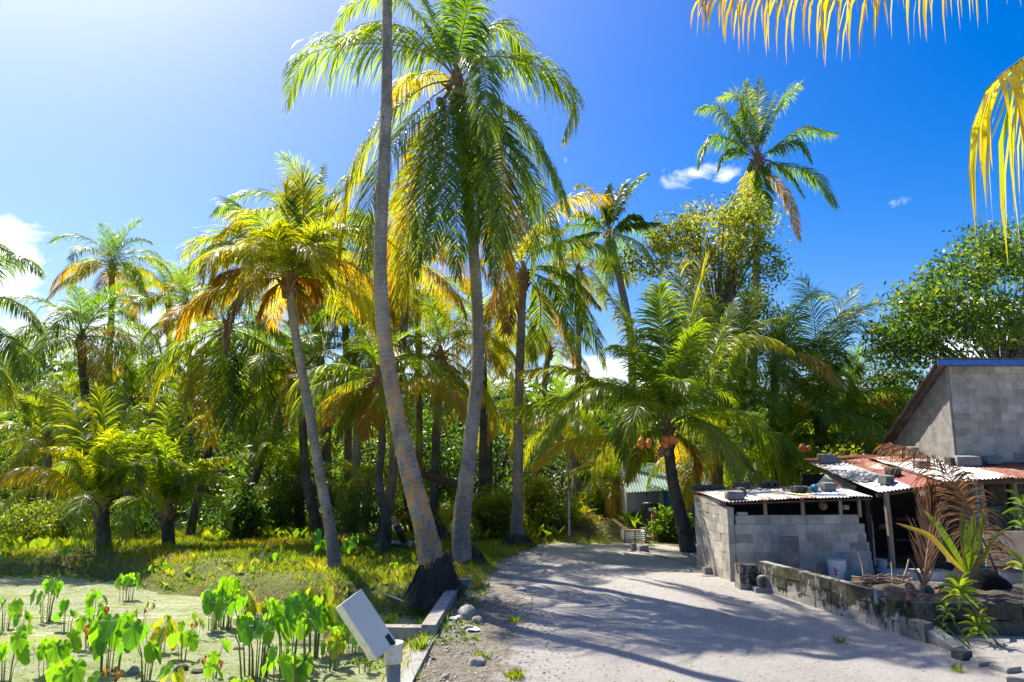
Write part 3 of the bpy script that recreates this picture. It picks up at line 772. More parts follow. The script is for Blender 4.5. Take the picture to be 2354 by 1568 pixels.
palm('small far palm with upright dark fronds, right of the tall slim one',
     [(392, 1130), (390, 850)], [.22, .18], 42, crown=(388, 690), rand=17, L=3.7, seed=10, mat=M_TR_DARK, group=GP, tones=(.05, .1, .2), kinds=(0, 1, 1, 2, 3))
palm('palm cut by the left picture edge, its long arched fronds reaching in',
     [(-150, 1190), (-120, 900)], [.2, .17], 22, crown=(-85, 690), rand=0, L=3.6, seed=11, group=GP,
     fronds=[(-1, .12, [(-20, 600), (50, 590), (96, 625)], dict(droop=.8)), (-.6, .2, [(-20, 680), (50, 700), (100, 760)], dict(droop=.8)), (-1, .2, [(-30, 740), (30, 790), (62, 870)], dict(droop=.8)), (0, .3, [(-40, 780), (0, 850), (20, 930)]), (.6, .25, [(-60, 800), (-30, 870), (-20, 980)]), (.5, .1, [(-60, 600), (-20, 560), (30, 580)])])
P8 = [
 (-1.2, .66, [(216, 1149), (173, 1109), (115, 1078), (58, 1074), (0, 1095)], dict(droop=1.0, leafL=1.1, width=.06)),
 (.2, .38, [(234, 1123), (241, 993), (225, 895)], dict(vee=.3, droop=.3, leafL=1.0)),
 (.4, .30, [(225, 1109), (195, 1010), (140, 975)], dict(droop=.5)),
 (-.6, .30, [(245, 1109), (275, 1010), (320, 985)], {}),
 (.8, .40, [(222, 1109), (185, 970), (120, 880)], {}),
 (-.2, .50, [(228, 1100), (215, 960), (190, 925)], {}),
 (.6, .25, [(248, 1100), (290, 960), (330, 930)], {}),
 (-.9, .40, [(220, 1120), (170, 1040), (105, 1030)], {}),
 (-.6, .20, [(250, 1120), (300, 1070), (330, 1110)], {}),
 (-1.0, .35, [(240, 1110), (255, 1030), (262, 990)], {}),
]
palm('young stout palm with a golden frond arching left over the back of the pond',
     [(240, 1268), (236, 1200)], [.21, .17], 18.6, crown=(232, 1150), fronds=P8, rand=6, L=2.7, kinds=(1, 2, 1, 2), tones=(.2, .28, .36), seed=12, mat=M_TR_DARK, group=GP, cr=.12, nl=62, wf=1.25)
P9 = [
 (.2, .40, [(398, 1109), (412, 1010), (455, 958)], {}), (-.6, .22, [(375, 1109), (350, 1000), (290, 1000)], dict(droop=.7)),
 (-.5, .40, [(418, 1109), (461, 1065), (516, 1050)], dict(droop=.7)), (-.9, .55, [(361, 1123), (332, 1094), (286, 1112)], dict(droop=.8)),
 (.5, .30, [(404, 1094), (447, 1022), (490, 987)], {}), (-.9, .2, [(385, 1100), (380, 1040), (372, 1000)], {}),
 (.9, .3, [(365, 1090), (345, 1010), (320, 950)], {}), (-1.2, .2, [(395, 1120), (420, 1080), (430, 1120)], {}), (.6, .2, [(380, 1080), (385, 980), (395, 925)], {}),
]
palm('young palm with broad ringed stump-like trunk on the grassy bank behind the pond',
     [(388, 1262), (386, 1210)], [.2, .17], 19.2, crown=(385, 1165), fronds=P9, rand=6, L=2.4, kinds=(1, 2, 1, 2), tones=(.2, .28, .36), seed=13, mat=M_TR_DARK, group=GP, cr=.12, nl=60, wf=1.25)
palm('dark moss-spotted palm whose trunk leans right, behind the slender curved palm',
     [(737, 1240), (716, 1160), (702, 1080), (695, 960)], [.2, .16, .14, .13], 20.5, crown=(690, 860),
     fronds=[(-.6, .3, [(660, 890), (620, 930), (590, 1000)]), (-.4, .35, [(640, 850), (590, 870), (560, 920)]), (0, .3, [(730, 840), (790, 860), (840, 910)])],
     rand=14, L=3.0, seed=14, mat=M_TR_DARK, group=GP, tones=(.15, .25, .4))
palm('dark-trunked palm with golden drooping fronds, left of the lichen trunk',
     [(888, 1195), (871, 1110), (878, 1020), (875, 940)], [.16, .135, .13, .12], 20.0, crown=(868, 870),
     fronds=[(-.9, .72, [(825, 895), (780, 915), (755, 965)], dict(leafL=.9)), (-.9, .3, [(840, 890), (800, 950), (775, 1010)]), (-1, .3, [(820, 850), (760, 840), (722, 880)]),
             (-1.2, .62, [(925, 878), (1000, 868), (1050, 900), (1078, 965)], dict(leafL=1.0, droop=.9)), (.2, .2, [(850, 800), (810, 730), (770, 700)]), (.1, .2, [(880, 790), (870, 720), (850, 690)]), (-1, .7, [(860, 900), (850, 950), (835, 1000)], dict(leafL=.8))],
     rand=12, L=3.0, seed=15, mat=M_TR_DARK, group=GP, tones=(.15, .25, .45))
palm('thin dark mossy palm between the lichen trunk and the grey trunk',
     [(1022, 1238), (1000, 1170), (1002, 1020), (1010, 900)], [.21, .145, .135, .13], 20.6, crown=(1012, 820),
     fronds=[(-.8, .62, [(960, 820), (910, 850), (880, 900)], dict(leafL=.9)), (-.8, .5, [(1040, 850), (1060, 900), (1062, 960)]), (-.6, .3, [(960, 780), (910, 770), (870, 800)])],
     rand=16, L=2.9, seed=16, mat=M_TR_DARK, group=GP, tones=(.2, .4, .55), gold=.35)
palm('palm with wide orange-brown foot beside the sheet of tin',
     [(878, 1252), (890, 1180), (903, 1090), (906, 1000), (918, 860), (930, 740)], [.29, .17, .14, .13, .12, .12], 19.3, crown=(935, 600),
     fronds=[(.2, .85, [(915, 610), (900, 670), (905, 740)])], rand=16, L=3.0, seed=17, mat=M_TR_BROWN, group=GP, tones=(.3, .5, .6), gold=.4)
palm('narrow dark palm leaning left, almost hidden behind the lichen trunk',
     [(952, 1222), (936, 1150), (918, 1060), (900, 930)], [.17, .12, .115, .11], 21.5, crown=(880, 690), rand=14, L=2.7, seed=18, mat=M_TR_DARK, group=GP, tones=(.3, .5, .6), gold=.3)
P15 = [
 (-.5, .32, [(1224, 584), (1294, 557), (1363, 560), (1425, 590)], dict(droop=.85, leafL=1.0)),
 (-.8, .40, [(1250, 612), (1310, 630), (1377, 702)], dict(droop=.8)),
 (-1.5, .22, [(1231, 629), (1275, 665), (1301, 720), (1316, 805)], dict(leafL=1.0)),
 (.4, .15, [(1269, 650), (1346, 720), (1391, 841)], {}),
 (-1.0, .88, [(1190, 650), (1172, 690), (1166, 765)], dict(leafL=.9)),
 (.2, .35, [(1235, 660), (1242, 737), (1224, 823)], {}),
 (.6, .80, [(1240, 675), (1290, 740), (1322, 830)], {}),
 (.3, .58, [(1220, 580), (1259, 494), (1321, 455), (1398, 448)], dict(droop=.7)),
 (.5, .3, [(1195, 560), (1205, 480), (1240, 420)], {}),
 (-.2, .4, [(1160, 600), (1110, 600), (1078, 680)], {}),
 (.2, .4, [(1170, 580), (1120, 530), (1080, 560)], {}),
 (-.6, .6, [(1165, 640), (1130, 700), (1112, 800)], {}),
 (-.9, .5, [(1200, 580), (1240, 530), (1290, 530)], {}),
 (-.9, .3, [(1240, 620), (1300, 640), (1340, 740), (1350, 800)], dict(leafL=1.0)),
 (.9, .5, [(1180, 660), (1160, 760), (1150, 860)], {}),
]
r15, _ = palm('straight grey palm at the left of the road end, orange frond by its trunk',
     [(1190, 1252), (1189, 1190), (1191, 1080), (1192, 950), (1196, 800)], [.26, .19, .165, .155, .14], 20.7,
     crown=(1203, 625), fronds=P15, seed=19, mat=M_TR_GREY, group=GP, nl=74)
root_bole(r15, G(1190, 1256), .40, .32, 7)
P16 = [(0, .1, [(1398, 494), (1402, 425)]), (.3, .08, [(1422, 487), (1450, 428), (1484, 400)]), (-.5, .1, [(1450, 518), (1515, 512)]), (-.5, .2, [(1440, 505), (1470, 500), (1488, 525)]),
       (-.5, .15, [(1363, 505), (1330, 490), (1300, 515)]), (.2, .5, [(1380, 477), (1350, 430), (1325, 428)]), (-.5, .15, [(1363, 536), (1300, 552)]), (.5, .1, [(1410, 480), (1430, 430), (1440, 415)])]
palm('tall palm left of the yellow-leafed tree, trunk grey',
     [(1432, 1216), (1440, 1100), (1452, 930), (1450, 780), (1420, 620)], [.26, .22, .2, .18, .16], 28, crown=(1400, 537), fronds=P16, rand=8, L=3.2, kinds=(2, 3, 4, 5), seed=20, mat=M_TR_GREY, group=GP, tones=(.1, .2), wf=1.3)
P17 = [(0, .15, [(1680, 324), (1630, 318), (1604, 382)], dict(droop=.8)), (.4, .1, [(1691, 296), (1648, 250), (1604, 250)], dict(droop=.6)), (.5, .2, [(1712, 273), (1695, 222), (1656, 222)]),
 (.2, .35, [(1728, 292), (1715, 185)], dict(leafL=.7)), (.8, .1, [(1740, 292), (1747, 180)], dict(leafL=.8)), (.3, .05, [(1752, 292), (1779, 218)]), (-.3, .05, [(1769, 292), (1797, 234), (1839, 194)]),
 (.2, .1, [(1781, 339), (1836, 300), (1918, 306)]), (-.8, .05, [(1781, 343), (1836, 328), (1865, 370)]), (-.2, .05, [(1789, 378), (1867, 400), (1923, 472)]),
 (-.9, .1, [(1777, 374), (1816, 402), (1847, 450)]), (.3, .76, [(1768, 398), (1812, 456), (1838, 553)], dict(leafL=.8)), (-.5, .15, [(1748, 390), (1762, 507)]), (.5, .5, [(1728, 390), (1719, 429), (1730, 507)]),
 (.5, .05, [(1700, 320), (1690, 290), (1700, 250)]), (-.6, .1, [(1700, 350), (1670, 350), (1650, 390)])]
r17, c17 = palm('lone tall palm rising above the yellow-leafed tree against the blue sky',
     [(1727, 1180), (1727, 1022), (1735, 700), (1742, 500)], [.24, .22, .19, .16], 30, crown=(1742, 362), fronds=P17, seed=21, mat=M_TR_GREY, group=GP, cr=.16, nl=60, wf=1.3)
coconuts(r17, c17 + Vector((0, 0, -.35)), .45, 9, .14, M_COCOG, 8)
P18 = [
 (-.6, 0.20, [(1535, 940), (1527, 800), (1513, 655)], dict(droop=.45, leafL=1.25, vee=.25, width=.06)),
 (.5, 0.50, [(1550, 940), (1575, 780), (1624, 598)], dict(droop=.3, vee=.3)),
 (.3, 0.46, [(1520, 945), (1450, 760), (1366, 630)], dict(droop=.45)),
 (.3, 0.42, [(1500, 925), (1400, 886), (1300, 845), (1205, 852)], dict(droop=.6)),
 (-1.8, 0.26, [(1510, 950), (1460, 900), (1380, 888), (1290, 950), (1238, 1038)], dict(droop=.8, leafL=1.1)),
 (-.6, 0.62, [(1500, 990), (1440, 1000), (1311, 1010), (1229, 1063)], dict(droop=.7)),
 (-1.6, 0.26, [(1560, 930), (1612, 860), (1680, 780), (1750, 772), (1814, 800)], dict(droop=.7, leafL=1.1, tipgold=.8)),
 (-1.7, 0.20, [(1570, 958), (1630, 978), (1690, 1030), (1735, 1085)], dict(droop=.5, leafL=.9)),
 (.5, 0.27, [(1490, 945), (1420, 915), (1280, 920), (1160, 948)], dict(droop=.5)),
 (-1.6, 0.24, [(1505, 960), (1460, 950), (1438, 985), (1430, 1060)], dict(leafL=.9)),
 (1.0, 0.42, [(1550, 920), (1568, 760), (1560, 610)], {}),
 (1.2, 0.32, [(1520, 930), (1475, 800), (1420, 680)], {}),
 (-1.2, 0.42, [(1505, 990), (1470, 1040), (1440, 1110)], {}),
 (-.6, 0.62, [(1560, 1000), (1598, 1040), (1604, 1110)], {}),
 (1.1, 0.32, [(1560, 930), (1630, 830), (1680, 700)], {}),
 (-1.6, 0.22, [(1540, 930), (1560, 850), (1590, 780), (1605, 740)], dict(leafL=1.0)),
 (-1.2, 0.24, [(1515, 930), (1480, 850), (1440, 800), (1400, 800)], dict(leafL=1.0)),
]
r18, c18 = palm('bushy palm with two bunches of orange coconuts at the right of the road',
     [(1583, 1268), (1566, 1190), (1548, 1115), (1538, 1040)], [.27, .2, .17, .165], 18.9, crown=(1532, 985), fronds=P18, rand=12, L=3.5, kinds=(1, 1, 2, 2, 3), tones=(.25, .32, .42), seed=22, mat=M_TR_DARK, group=GP, cr=.14, nl=84, wf=1.1)
coconuts(r18, W(1480, 1012, 18.1), .13, 7, .085, M_COCO, 5)
coconuts(r18, W(1538, 1008, 18.4), .15, 8, .085, M_COCO, 6)
coconuts(r18, W(1525, 1035, 18.5), .10, 3, .085, M_HUSK, 7)
palm('leafy thick brown palm right of the orange-coconut palm',
     [(1645, 1240), (1646, 1110)], [.26, .22], 20.6, crown=(1648, 1030),
     fronds=[(-.8, .3, [(1645, 950), (1680, 880), (1701, 790)]), (.2, .4, [(1660, 930), (1690, 800), (1742, 665)], dict(vee=.3)), (-.2, .4, [(1670, 920), (1720, 770), (1805, 728)]), (-.9, .7, [(1625, 1060), (1590, 1100), (1580, 1165)], dict(leafL=.9)),
             (-.6, .08, [(1600, 930), (1700, 900), (1790, 905)]), (0, .12, [(1640, 900), (1650, 800), (1640, 690)]), (.5, .12, [(1620, 930), (1600, 820), (1590, 700)]), (-.9, .1, [(1680, 960), (1740, 920), (1800, 960)])],
     rand=12, L=3.1, seed=23, mat=M_TR_BROWN, group=GP, tones=(.2, .28, .36), gold=.1)
r20, c20 = palm('dark palm with one small bunch of orange coconuts behind the rusty roof',
     [(1806, 1220), (1805, 1100)], [.25, .21], 20.2, crown=(1800, 1030),
     fronds=[(-.8, .1, [(1760, 880), (1817, 802), (1895, 783)]), (-.4, .08, [(1830, 880), (1892, 765), (1965, 700)]), (-.7, .1, [(1836, 960), (1950, 950), (2015, 1000)]), (.2, .25, [(1800, 895), (1817, 746), (1855, 685), (1903, 680)]), (-1, .1, [(1770, 970), (1730, 990), (1700, 1060)]), (-1, .08, [(1850, 1000), (1900, 1010), (1930, 1070)])],
     rand=14, L=3.1, seed=24, mat=M_TR_DARK, group=GP, tones=(.12, .2, .3), gold=.05)
coconuts(r20, W(1850, 1025, 19.6), .11, 6, .08, M_COCO, 9)
palm('dark palm left of the block house, long fronds arching over towards its roof',
     [(1905, 1220), (1890, 1080)], [.25, .21], 21.5, crown=(1885, 960),
     fronds=[(.2, .05, [(1880, 850), (1870, 720), (1850, 640)], dict(vee=.3)), (-.3, .1, [(1910, 850), (1950, 740), (2010, 690)]), (-.4, .25, [(1943, 880), (2029, 800), (2128, 790)]), (-.6, .15, [(1950, 915), (2030, 895), (2105, 900)]), (-.8, .15, [(1950, 960), (2010, 960), (2078, 950)]), (.2, .1, [(1900, 840), (1920, 740), (1965, 660)])],
     rand=14, L=3.2, seed=25, mat=M_TR_DARK, group=GP, tones=(.12, .2, .3), gold=.1)
palm('young palm with slender upcurved stems by the brown mound at the road end',
     [(1405, 1212), (1414, 1150)], [.24, .17], 25.5, crown=(1418, 1118), rand=17, L=2.3, seed=26, mat=M_TR_BROWN, group=GP, tones=(.2, .4, .5), kinds=(0, 1, 1, 2, 3), gold=.2)
palm('grey-trunked palm far back, thin leaning trunk left of the white pole',
     [(1228, 1150), (1234, 1060), (1250, 900)], [.2, .18, .15], 32, crown=(1262, 800), rand=14, L=3.0, seed=27, mat=M_TR_GREY, group=GP, tones=(.1, .2, .4))
palm('small young palm with dark stub trunk left of the slender curved palm',
     [(690, 1225), (688, 1160)], [.19, .17], 21.5, crown=(685, 1118),
     fronds=[(-.5, .3, [(655, 1060), (620, 1020), (592, 1050)]), (0, .35, [(690, 1040), (695, 960)]), (.3, .3, [(715, 1050), (750, 1000)]), (-.5, .4, [(720, 1090), (765, 1080)])], rand=10, L=2.5, seed=28, mat=M_TR_DARK, group=GP, kinds=(0, 1, 2, 3), tones=(.2, .35))
palm('palm sapling with fan of fronds growing between the two thick grey trunks',
     [(1024, 1240)], [.06], 21.5, crown=(1026, 1228), rand=7, L=1.8, seed=29, group=GP, kinds=(0, 0, 1), tones=(.45, .55), cr=.06, gold=0)
palm('palm sapling standing above the dense round bush',
     [(845, 1150)], [.08], 23.5, crown=(845, 1120), rand=9, L=2.0, seed=30, group=GP, kinds=(0, 1, 1, 2), tones=(.4, .5), cr=.08, gold=0)
palm('small bright yellow palm beside the white pole at the end of the road',
     [(1334, 1222)], [.06], 23.5, crown=(1334, 1212), rand=11, L=1.15, seed=31, group=GP, kinds=(0, 1, 1, 2), tones=(.55, .62), cr=.06, gold=0)
GB = 'background palms behind the pond'
for i, (tx, ty, bx, Y, L, tn, lab) in enumerate([
    (60, 905, 70, 30, 3.2, (.2, .3, .4), 'yellowish palm near the left edge, low behind the pond'),
    (345, 840, 350, 34, 3.4, (.2, .3, .45), 'bright palm below the small far upright palm'),
    (110, 1010, 100, 24, 2.6, (.25, .4, .5), 'low palm left of the young stout palm'),
    (430, 700, 440, 36, 3.6, (.2, .3, .5), 'far palm peeping out left of the glowing yellow-green crown'),
    (590, 800, 575, 27, 3.2, (.1, .2, .3), 'shaded palm under the glowing yellow-green crown'),
    (300, 930, 290, 27, 3.0, (.15, .3, .4), 'middle-sized palm above the two young stout palms'),
    (640, 960, 560, 26, 2.8, (.1, .2, .3), 'shaded palm between the bent dark trunk and the mossy leaning trunk'),
    (790, 640, 800, 26, 3.4, (.2, .35, .5), 'palm crown filling the gap left of the lichen trunk'),
    (820, 800, 815, 24, 3.0, (.1, .2, .3), 'dark palm crown just left of the lichen trunk'),
    (1110, 770, 1106, 24, 2.9, (.3, .45, .55), 'palm seen between the grey trunk and the straight grey palm'),
    (960, 680, 960, 27, 3.1, (.2, .4, .5), 'far palm crown seen between the two thick trunks'),
    (1330, 620, 1320, 32, 3.0, (.1, .25, .4), 'far palm under the tall one behind the yellow-leafed tree'),
    (1780, 830, 1778, 24, 3.2, (.08, .15, .2), 'dark palm crown over the middle of the low shed'),
    (1960, 900, 1950, 26, 3.2, (.08, .15, .3), 'palm nearest the broadleaf tree by the block house'),
    (1280, 960, 1340, 27, 2.7, (.2, .3, .4), 'low palm left of the coconut palm, behind the white pole'),
    (1120, 940, 1120, 27, 2.4, (.3, .45, .5), 'low bright palm behind the grey trunk'),
    ]):
    palm(lab, [(bx, 1040 + int(FPX * H / Y)), ((bx + tx) // 2 + 4, (1130 + ty) // 2), (tx, ty + 40)], [.18, .15, .13], Y, crown=(tx, ty), rand=17, L=L, seed=40 + i, mat=(M_TR_DARK, M_TR_BROWN, M_TR_GREY)[i % 3], group=GB, tones=tn, gold=.2)
# palm outside the right edge whose fronds reach into the picture
palm('near palm whose drooping yellow-streaked fronds reach in at the top right',
     [(2960, 1568), (2900, 900), (2860, 300)], [.2, .17, .15], 5.4, crown=(2840, -60), seed=60, Yauto=False, group=GP, nl=70,
     fronds=[(-.6, .62, [(2500, -260), (2150, -150), (1850, -62), (1600, -5)], dict(leafL=1.05, droop=2.2, width=.026, tipgold=.2, bare=.1, vee=-.1)),
             (-1.5, .55, [(2620, -60), (2440, 70), (2288, 180)], dict(leafL=2.0, droop=2.6, width=.055, tipgold=.3, nl=44, vee=0)),
             (.8, .3, [(3100, -300), (3400, -200), (3500, 100)]), (1.5, .3, [(2850, -400), (2900, -600)]), (-1, .3, [(3000, 0), (3200, 200), (3300, 500)])])

# ------------------------------------------------------------------ broadleaf trees, bushes, undergrowth
def leaf_cloud(rs, tips, per, spread, size, droop=.4, tonef=None, aspect=.36):
    n = len(tips) * per
    T = np.repeat(np.array(tips), per, 0)
    P = T + rs.normal(0, 1, (n, 3)) * spread * np.array([1, 1, .75])
    d = rs.normal(0, 1, (n, 3)); d[:, 2] -= droop; d /= np.linalg.norm(d, axis=1)[:, None]
    w = np.cross(d, rs.normal(0, 1, (n, 3))); w /= np.linalg.norm(w, axis=1)[:, None] + 1e-9
    nn = np.cross(d, w)
    s = (size * rs.uniform(.65, 1.2, n))[:, None]
    V = np.stack([P, P + d * s * .45 + w * s * aspect * .5 + nn * s * .06, P + d * s - nn * s * .12, P + d * s * .45 - w * s * aspect * .5 + nn * s * .06], 1)
    b = rs.uniform(0, 1, len(tips)).repeat(per)
    ton = np.clip(.35 + (b - .5) * .5 + rs.normal(0, .1, n), 0, 1) if tonef is None else np.clip(tonef(P, b, rs, n), 0, 1)
    Fq = np.arange(n * 4).reshape(n, 4)
    return V.reshape(-1, 3), Fq, np.repeat(ton, 4)
def tree(label, base, lobes, tips_n, per, size, mat, seed, trunk_r=.14, tonef=None, cat='tree', name='broadleaf_tree', group=None, spread=.22, limbs=14, fork=.45, droop=.4, split=1):
    """lobes: list of (centre, radii)"""
    rs = np.random.RandomState(seed); rg = random.Random(seed)
    base = Vector(base); root = thing(name, label, cat, base, group=group)
    tips = []; vol = np.array([r[0] * r[1] * r[2] for _, r in lobes]) ** .67; vol /= vol.sum()
    for (c, r), v in zip(lobes, vol):
        k = max(3, int(tips_n * v)); d = rs.normal(0, 1, (k, 3)); d /= np.linalg.norm(d, axis=1)[:, None]
        q = rs.uniform(.35, 1.0, k) ** .6 * (1 + .14 * np.sin(d[:, 0] * 7 + seed) * np.sin(d[:, 2] * 6 + d[:, 1] * 5))
        tips.append(np.array(c) + d * q[:, None] * np.array(r))
    tips = np.concatenate(tips)
    V, Fq, ton = leaf_cloud(rs, tips, per, spread, size, droop, tonef)
    crown = link('crown', mk_mesh('crown', V - np.array(base), Fq, mat, {'tone': ton}), root)
    top = sum((Vector(c) for c, _ in lobes), Vector()) / len(lobes)
    zlow = min(c[2] - r[2] * .6 for c, r in lobes)
    fk = base.lerp(Vector((top.x, top.y, max(zlow, base.z + .2))), fork if len(lobes) < 2 else .8)
    fk.z = max(fk.z, base.z + .3)
    mb = MB(); mb.tube([base - Vector((0, 0, .1)), base.lerp(fk, .5) + Vector((.05, 0, 0)), fk], [trunk_r * 1.3, trunk_r, trunk_r * .85], 8)
    for i in range(limbs):
        t = Vector(tips[rg.randrange(len(tips))]); mid = fk.lerp(t, .5) + Vector((rg.uniform(-.2, .2), rg.uniform(-.2, .2), rg.uniform(0, .3)))
        mb.tube([fk - Vector((0, 0, .1)), fk.lerp(mid, .5), mid, t], [trunk_r * .5, trunk_r * .36, trunk_r * .22, trunk_r * .07], 5)
        for _ in range(3):
            t2 = Vector(tips[rg.randrange(len(tips))])
            if (t2 - mid).length < max(lobes[0][1]) * 1.1: mb.tube([mid, mid.lerp(t2, .5) + Vector((0, 0, .08)), t2], [trunk_r * .16, trunk_r * .1, trunk_r * .04], 4)
    mb.build('trunk', M_BARK, root)
    return root
def lobe(px, py, Y, rx, rz, ry=None):
    k = Y / FPX; c = W(px, py, Y); return ((c.x, c.y, c.z), (rx * k, ry if ry else rx * k * .9, rz * k))
def gb(px, Y): x = W(px, 1200, Y).x; return Vector((x, Y, hz(x, Y) if Y < 30 else 0))
yel = lambda P, b, rs, n: .45 + .10 * ss(P[:, 2], 6.0, 11.5) - .12 * ss(P[:, 0], 8.5, 11.5) + (b - .5) * .25 + rs.normal(0, .06, n)
tree('rounded tree with yellow-green leaves and visible branching limbs, below the lone tall palm', gb(1655, 26),
     [lobe(1640, 540, 26, 120, 75), lobe(1560, 540, 26, 75, 55), lobe(1720, 520, 26.5, 70, 60), lobe(1760, 600, 26, 50, 60), lobe(1490, 600, 25.6, 75, 35), lobe(1700, 480, 26, 50, 35), lobe(1650, 620, 26, 90, 50)],
     600, 13, .22, M_FERN, 71, .16, yel, spread=.20, limbs=30)
tree('dark evergreen tree directly under the yellow-green tree', gb(1705, 27.5),
     [lobe(1700, 690, 27.5, 80, 60), lobe(1650, 760, 27.5, 90, 70), lobe(1760, 760, 27.5, 80, 70)], 260, 24, .2, M_DARKLEAF, 72, .15, spread=.24)
tree('big spreading broadleaf tree at the right edge above the block house', gb(2420, 26),
     [lobe(2265, 560, 25, 75, 45), lobe(2400, 580, 26, 100, 80), lobe(2250, 610, 24.5, 95, 55), lobe(2120, 690, 24, 85, 45), lobe(2210, 720, 24, 130, 65), lobe(2150, 780, 24, 130, 55), lobe(2400, 620, 26, 70, 50), lobe(2080, 770, 24, 90, 60), lobe(2300, 740, 25, 90, 70), lobe(2190, 640, 24.3, 80, 50), (tuple(W(2480, 650, 27)), (1.8, 2, 2.2))],
     1150, 18, .22, M_FERN, 73, .2, lambda P, b, rs, n: .26 + (b - .5) * .5 + rs.normal(0, .12, n), spread=.24, limbs=34)
GT = 'dense trees closing the view behind the palms'
for i, (px, py, Y, rx, rz, lab) in enumerate([
    (1130, 1060, 34, 110, 130, 'dense dark tree behind the straight grey palm'),
    (1290, 1080, 33, 120, 130, 'dense dark tree right behind the white pole'),
    (1000, 1040, 32, 90, 130, 'dark tree seen between the two thick trunks'),
    (840, 1050, 31, 110, 120, 'dark tree behind the dense round bush'),
    (1400, 1050, 36, 120, 110, 'dark tree behind the young palm at the end of the road'),
    (1560, 1020, 31, 120, 120, 'dark tree behind the palm with orange coconuts'),
    (1760, 1000, 30, 130, 130, 'dark tree behind the low shed'),
    (1920, 1000, 29, 120, 130, 'dark tree left of the block house'),
    (2060, 930, 27, 110, 110, 'leafy tree touching the sloping roof of the block house'),
    (640, 1100, 30, 110, 110, 'dark tree behind the small young stub palm'),
    (480, 1080, 32, 120, 130, 'dark tree behind the bent dark palm trunk'),
    (330, 1080, 33, 120, 120, 'dark tree behind the palm with the ringed stump-like trunk'),
    (180, 1070, 31, 120, 120, 'dark tree behind the young stout palm'),
    (30, 1050, 32, 130, 130, 'dark tree at the left edge behind the pond'),
    ]):
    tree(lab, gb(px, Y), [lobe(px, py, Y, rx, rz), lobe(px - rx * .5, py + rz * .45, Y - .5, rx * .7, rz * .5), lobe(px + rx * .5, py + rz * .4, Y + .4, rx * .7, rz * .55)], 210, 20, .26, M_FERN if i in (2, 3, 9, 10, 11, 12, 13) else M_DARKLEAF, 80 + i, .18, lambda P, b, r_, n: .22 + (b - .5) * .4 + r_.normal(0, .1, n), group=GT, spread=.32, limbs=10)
# the wood far behind: one mass
rs = np.random.RandomState(5)
tips = np.stack([rs.uniform(-62, 45, 5200), rs.uniform(42, 52, 5200), np.zeros(5200)], -1)
hgt = 4.5 + 2.2 * vnoise(tips[:, 0], tips[:, 1], .12, 31) + 2.0 * vnoise(tips[:, 0], tips[:, 1], .4, 32) + 1.8 * ss(-tips[:, 0], 5, 30)
tips[:, 2] = hgt * rs.uniform(.02, 1, 5200) ** .7
V, Fq, ton = leaf_cloud(rs, tips, 12, .5, .55, .3, lambda P, b, r_, n: .25 + (b - .5) * .6 + r_.normal(0, .1, n), aspect=.5)
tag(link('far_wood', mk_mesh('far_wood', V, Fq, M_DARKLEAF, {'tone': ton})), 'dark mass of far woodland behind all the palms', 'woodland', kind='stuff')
GS = 'bushes and shrubs around the palms'
shr = [
    (815, 1165, 21.5, 58, 62, .25, .13, 'dense round bush with small glossy leaves behind the fallen log'),
    (1130, 1170, 23.5, 48, 48, .55, .2, 'bright leafy shrub left of the straight grey palm'),
    (1245, 1150, 24.5, 38, 50, .6, .2, 'tall yellow-green shrub with reddish tips right of the straight grey palm'),
    (1285, 1180, 23.8, 48, 38, .5, .15, 'bright bush with fine leaves left of the white pole'),
    (1375, 1160, 27, 40, 40, .4, .18, 'green shrub behind the brown mound'),
    (560, 1175, 23, 38, 62, .15, .2, 'greyish green shrub with drooping leaves left of the leaning mossy trunk'),
    (60, 1190, 21.5, 70, 40, .5, .12, 'tangled bush at the left edge behind the pond'),
    (150, 1180, 22.5, 60, 38, .45, .12, 'tangled bush left of the young stout palm'),
    (310, 1190, 23, 60, 38, .15, .12, 'dark low bush between the two young stout palms'),
    (1935, 1080, 21, 60, 60, .5, .16, 'bright bush behind the shed and left of the rusty roof'),
    (1990, 1040, 22, 60, 60, .4, .16, 'bush touching the lower corner of the block house roof'),
    (1540, 1200, 23, 40, 30, .3, .2, 'green bush left of the shed corner, behind the leaning trunk'),
    (640, 1150, 25, 60, 60, .15, .14, 'dark bush between the small stub palm and the greyish shrub'),
    (760, 1130, 25, 60, 60, .15, .14, 'dark bush just left of the dense round bush'),
    (930, 1160, 25, 60, 55, .3, .14, 'bush glimpsed left of the lichen trunk'),
    (480, 1190, 25, 60, 45, .12, .14, 'shadowy bush right of the bent dark palm trunk'),
]
for i, (px, py, Y, rx, rz, tn, lf, lab) in enumerate(shr):
    tree(lab, gb(px, Y), [lobe(px, py, Y, rx, rz), lobe(px + rx * .4, py + rz * .35, Y - .3, rx * .6, rz * .5), lobe(px - rx * .4, py + rz * .4, Y - .2, rx * .6, rz * .5)], 110, 22, lf, M_FERN, 120 + i, .05,
         (lambda t: lambda P, b, r_, n: t + (b - .5) * .35 + r_.normal(0, .08, n))(tn), cat='shrub', name='shrub', group=GS, spread=.13, limbs=8)
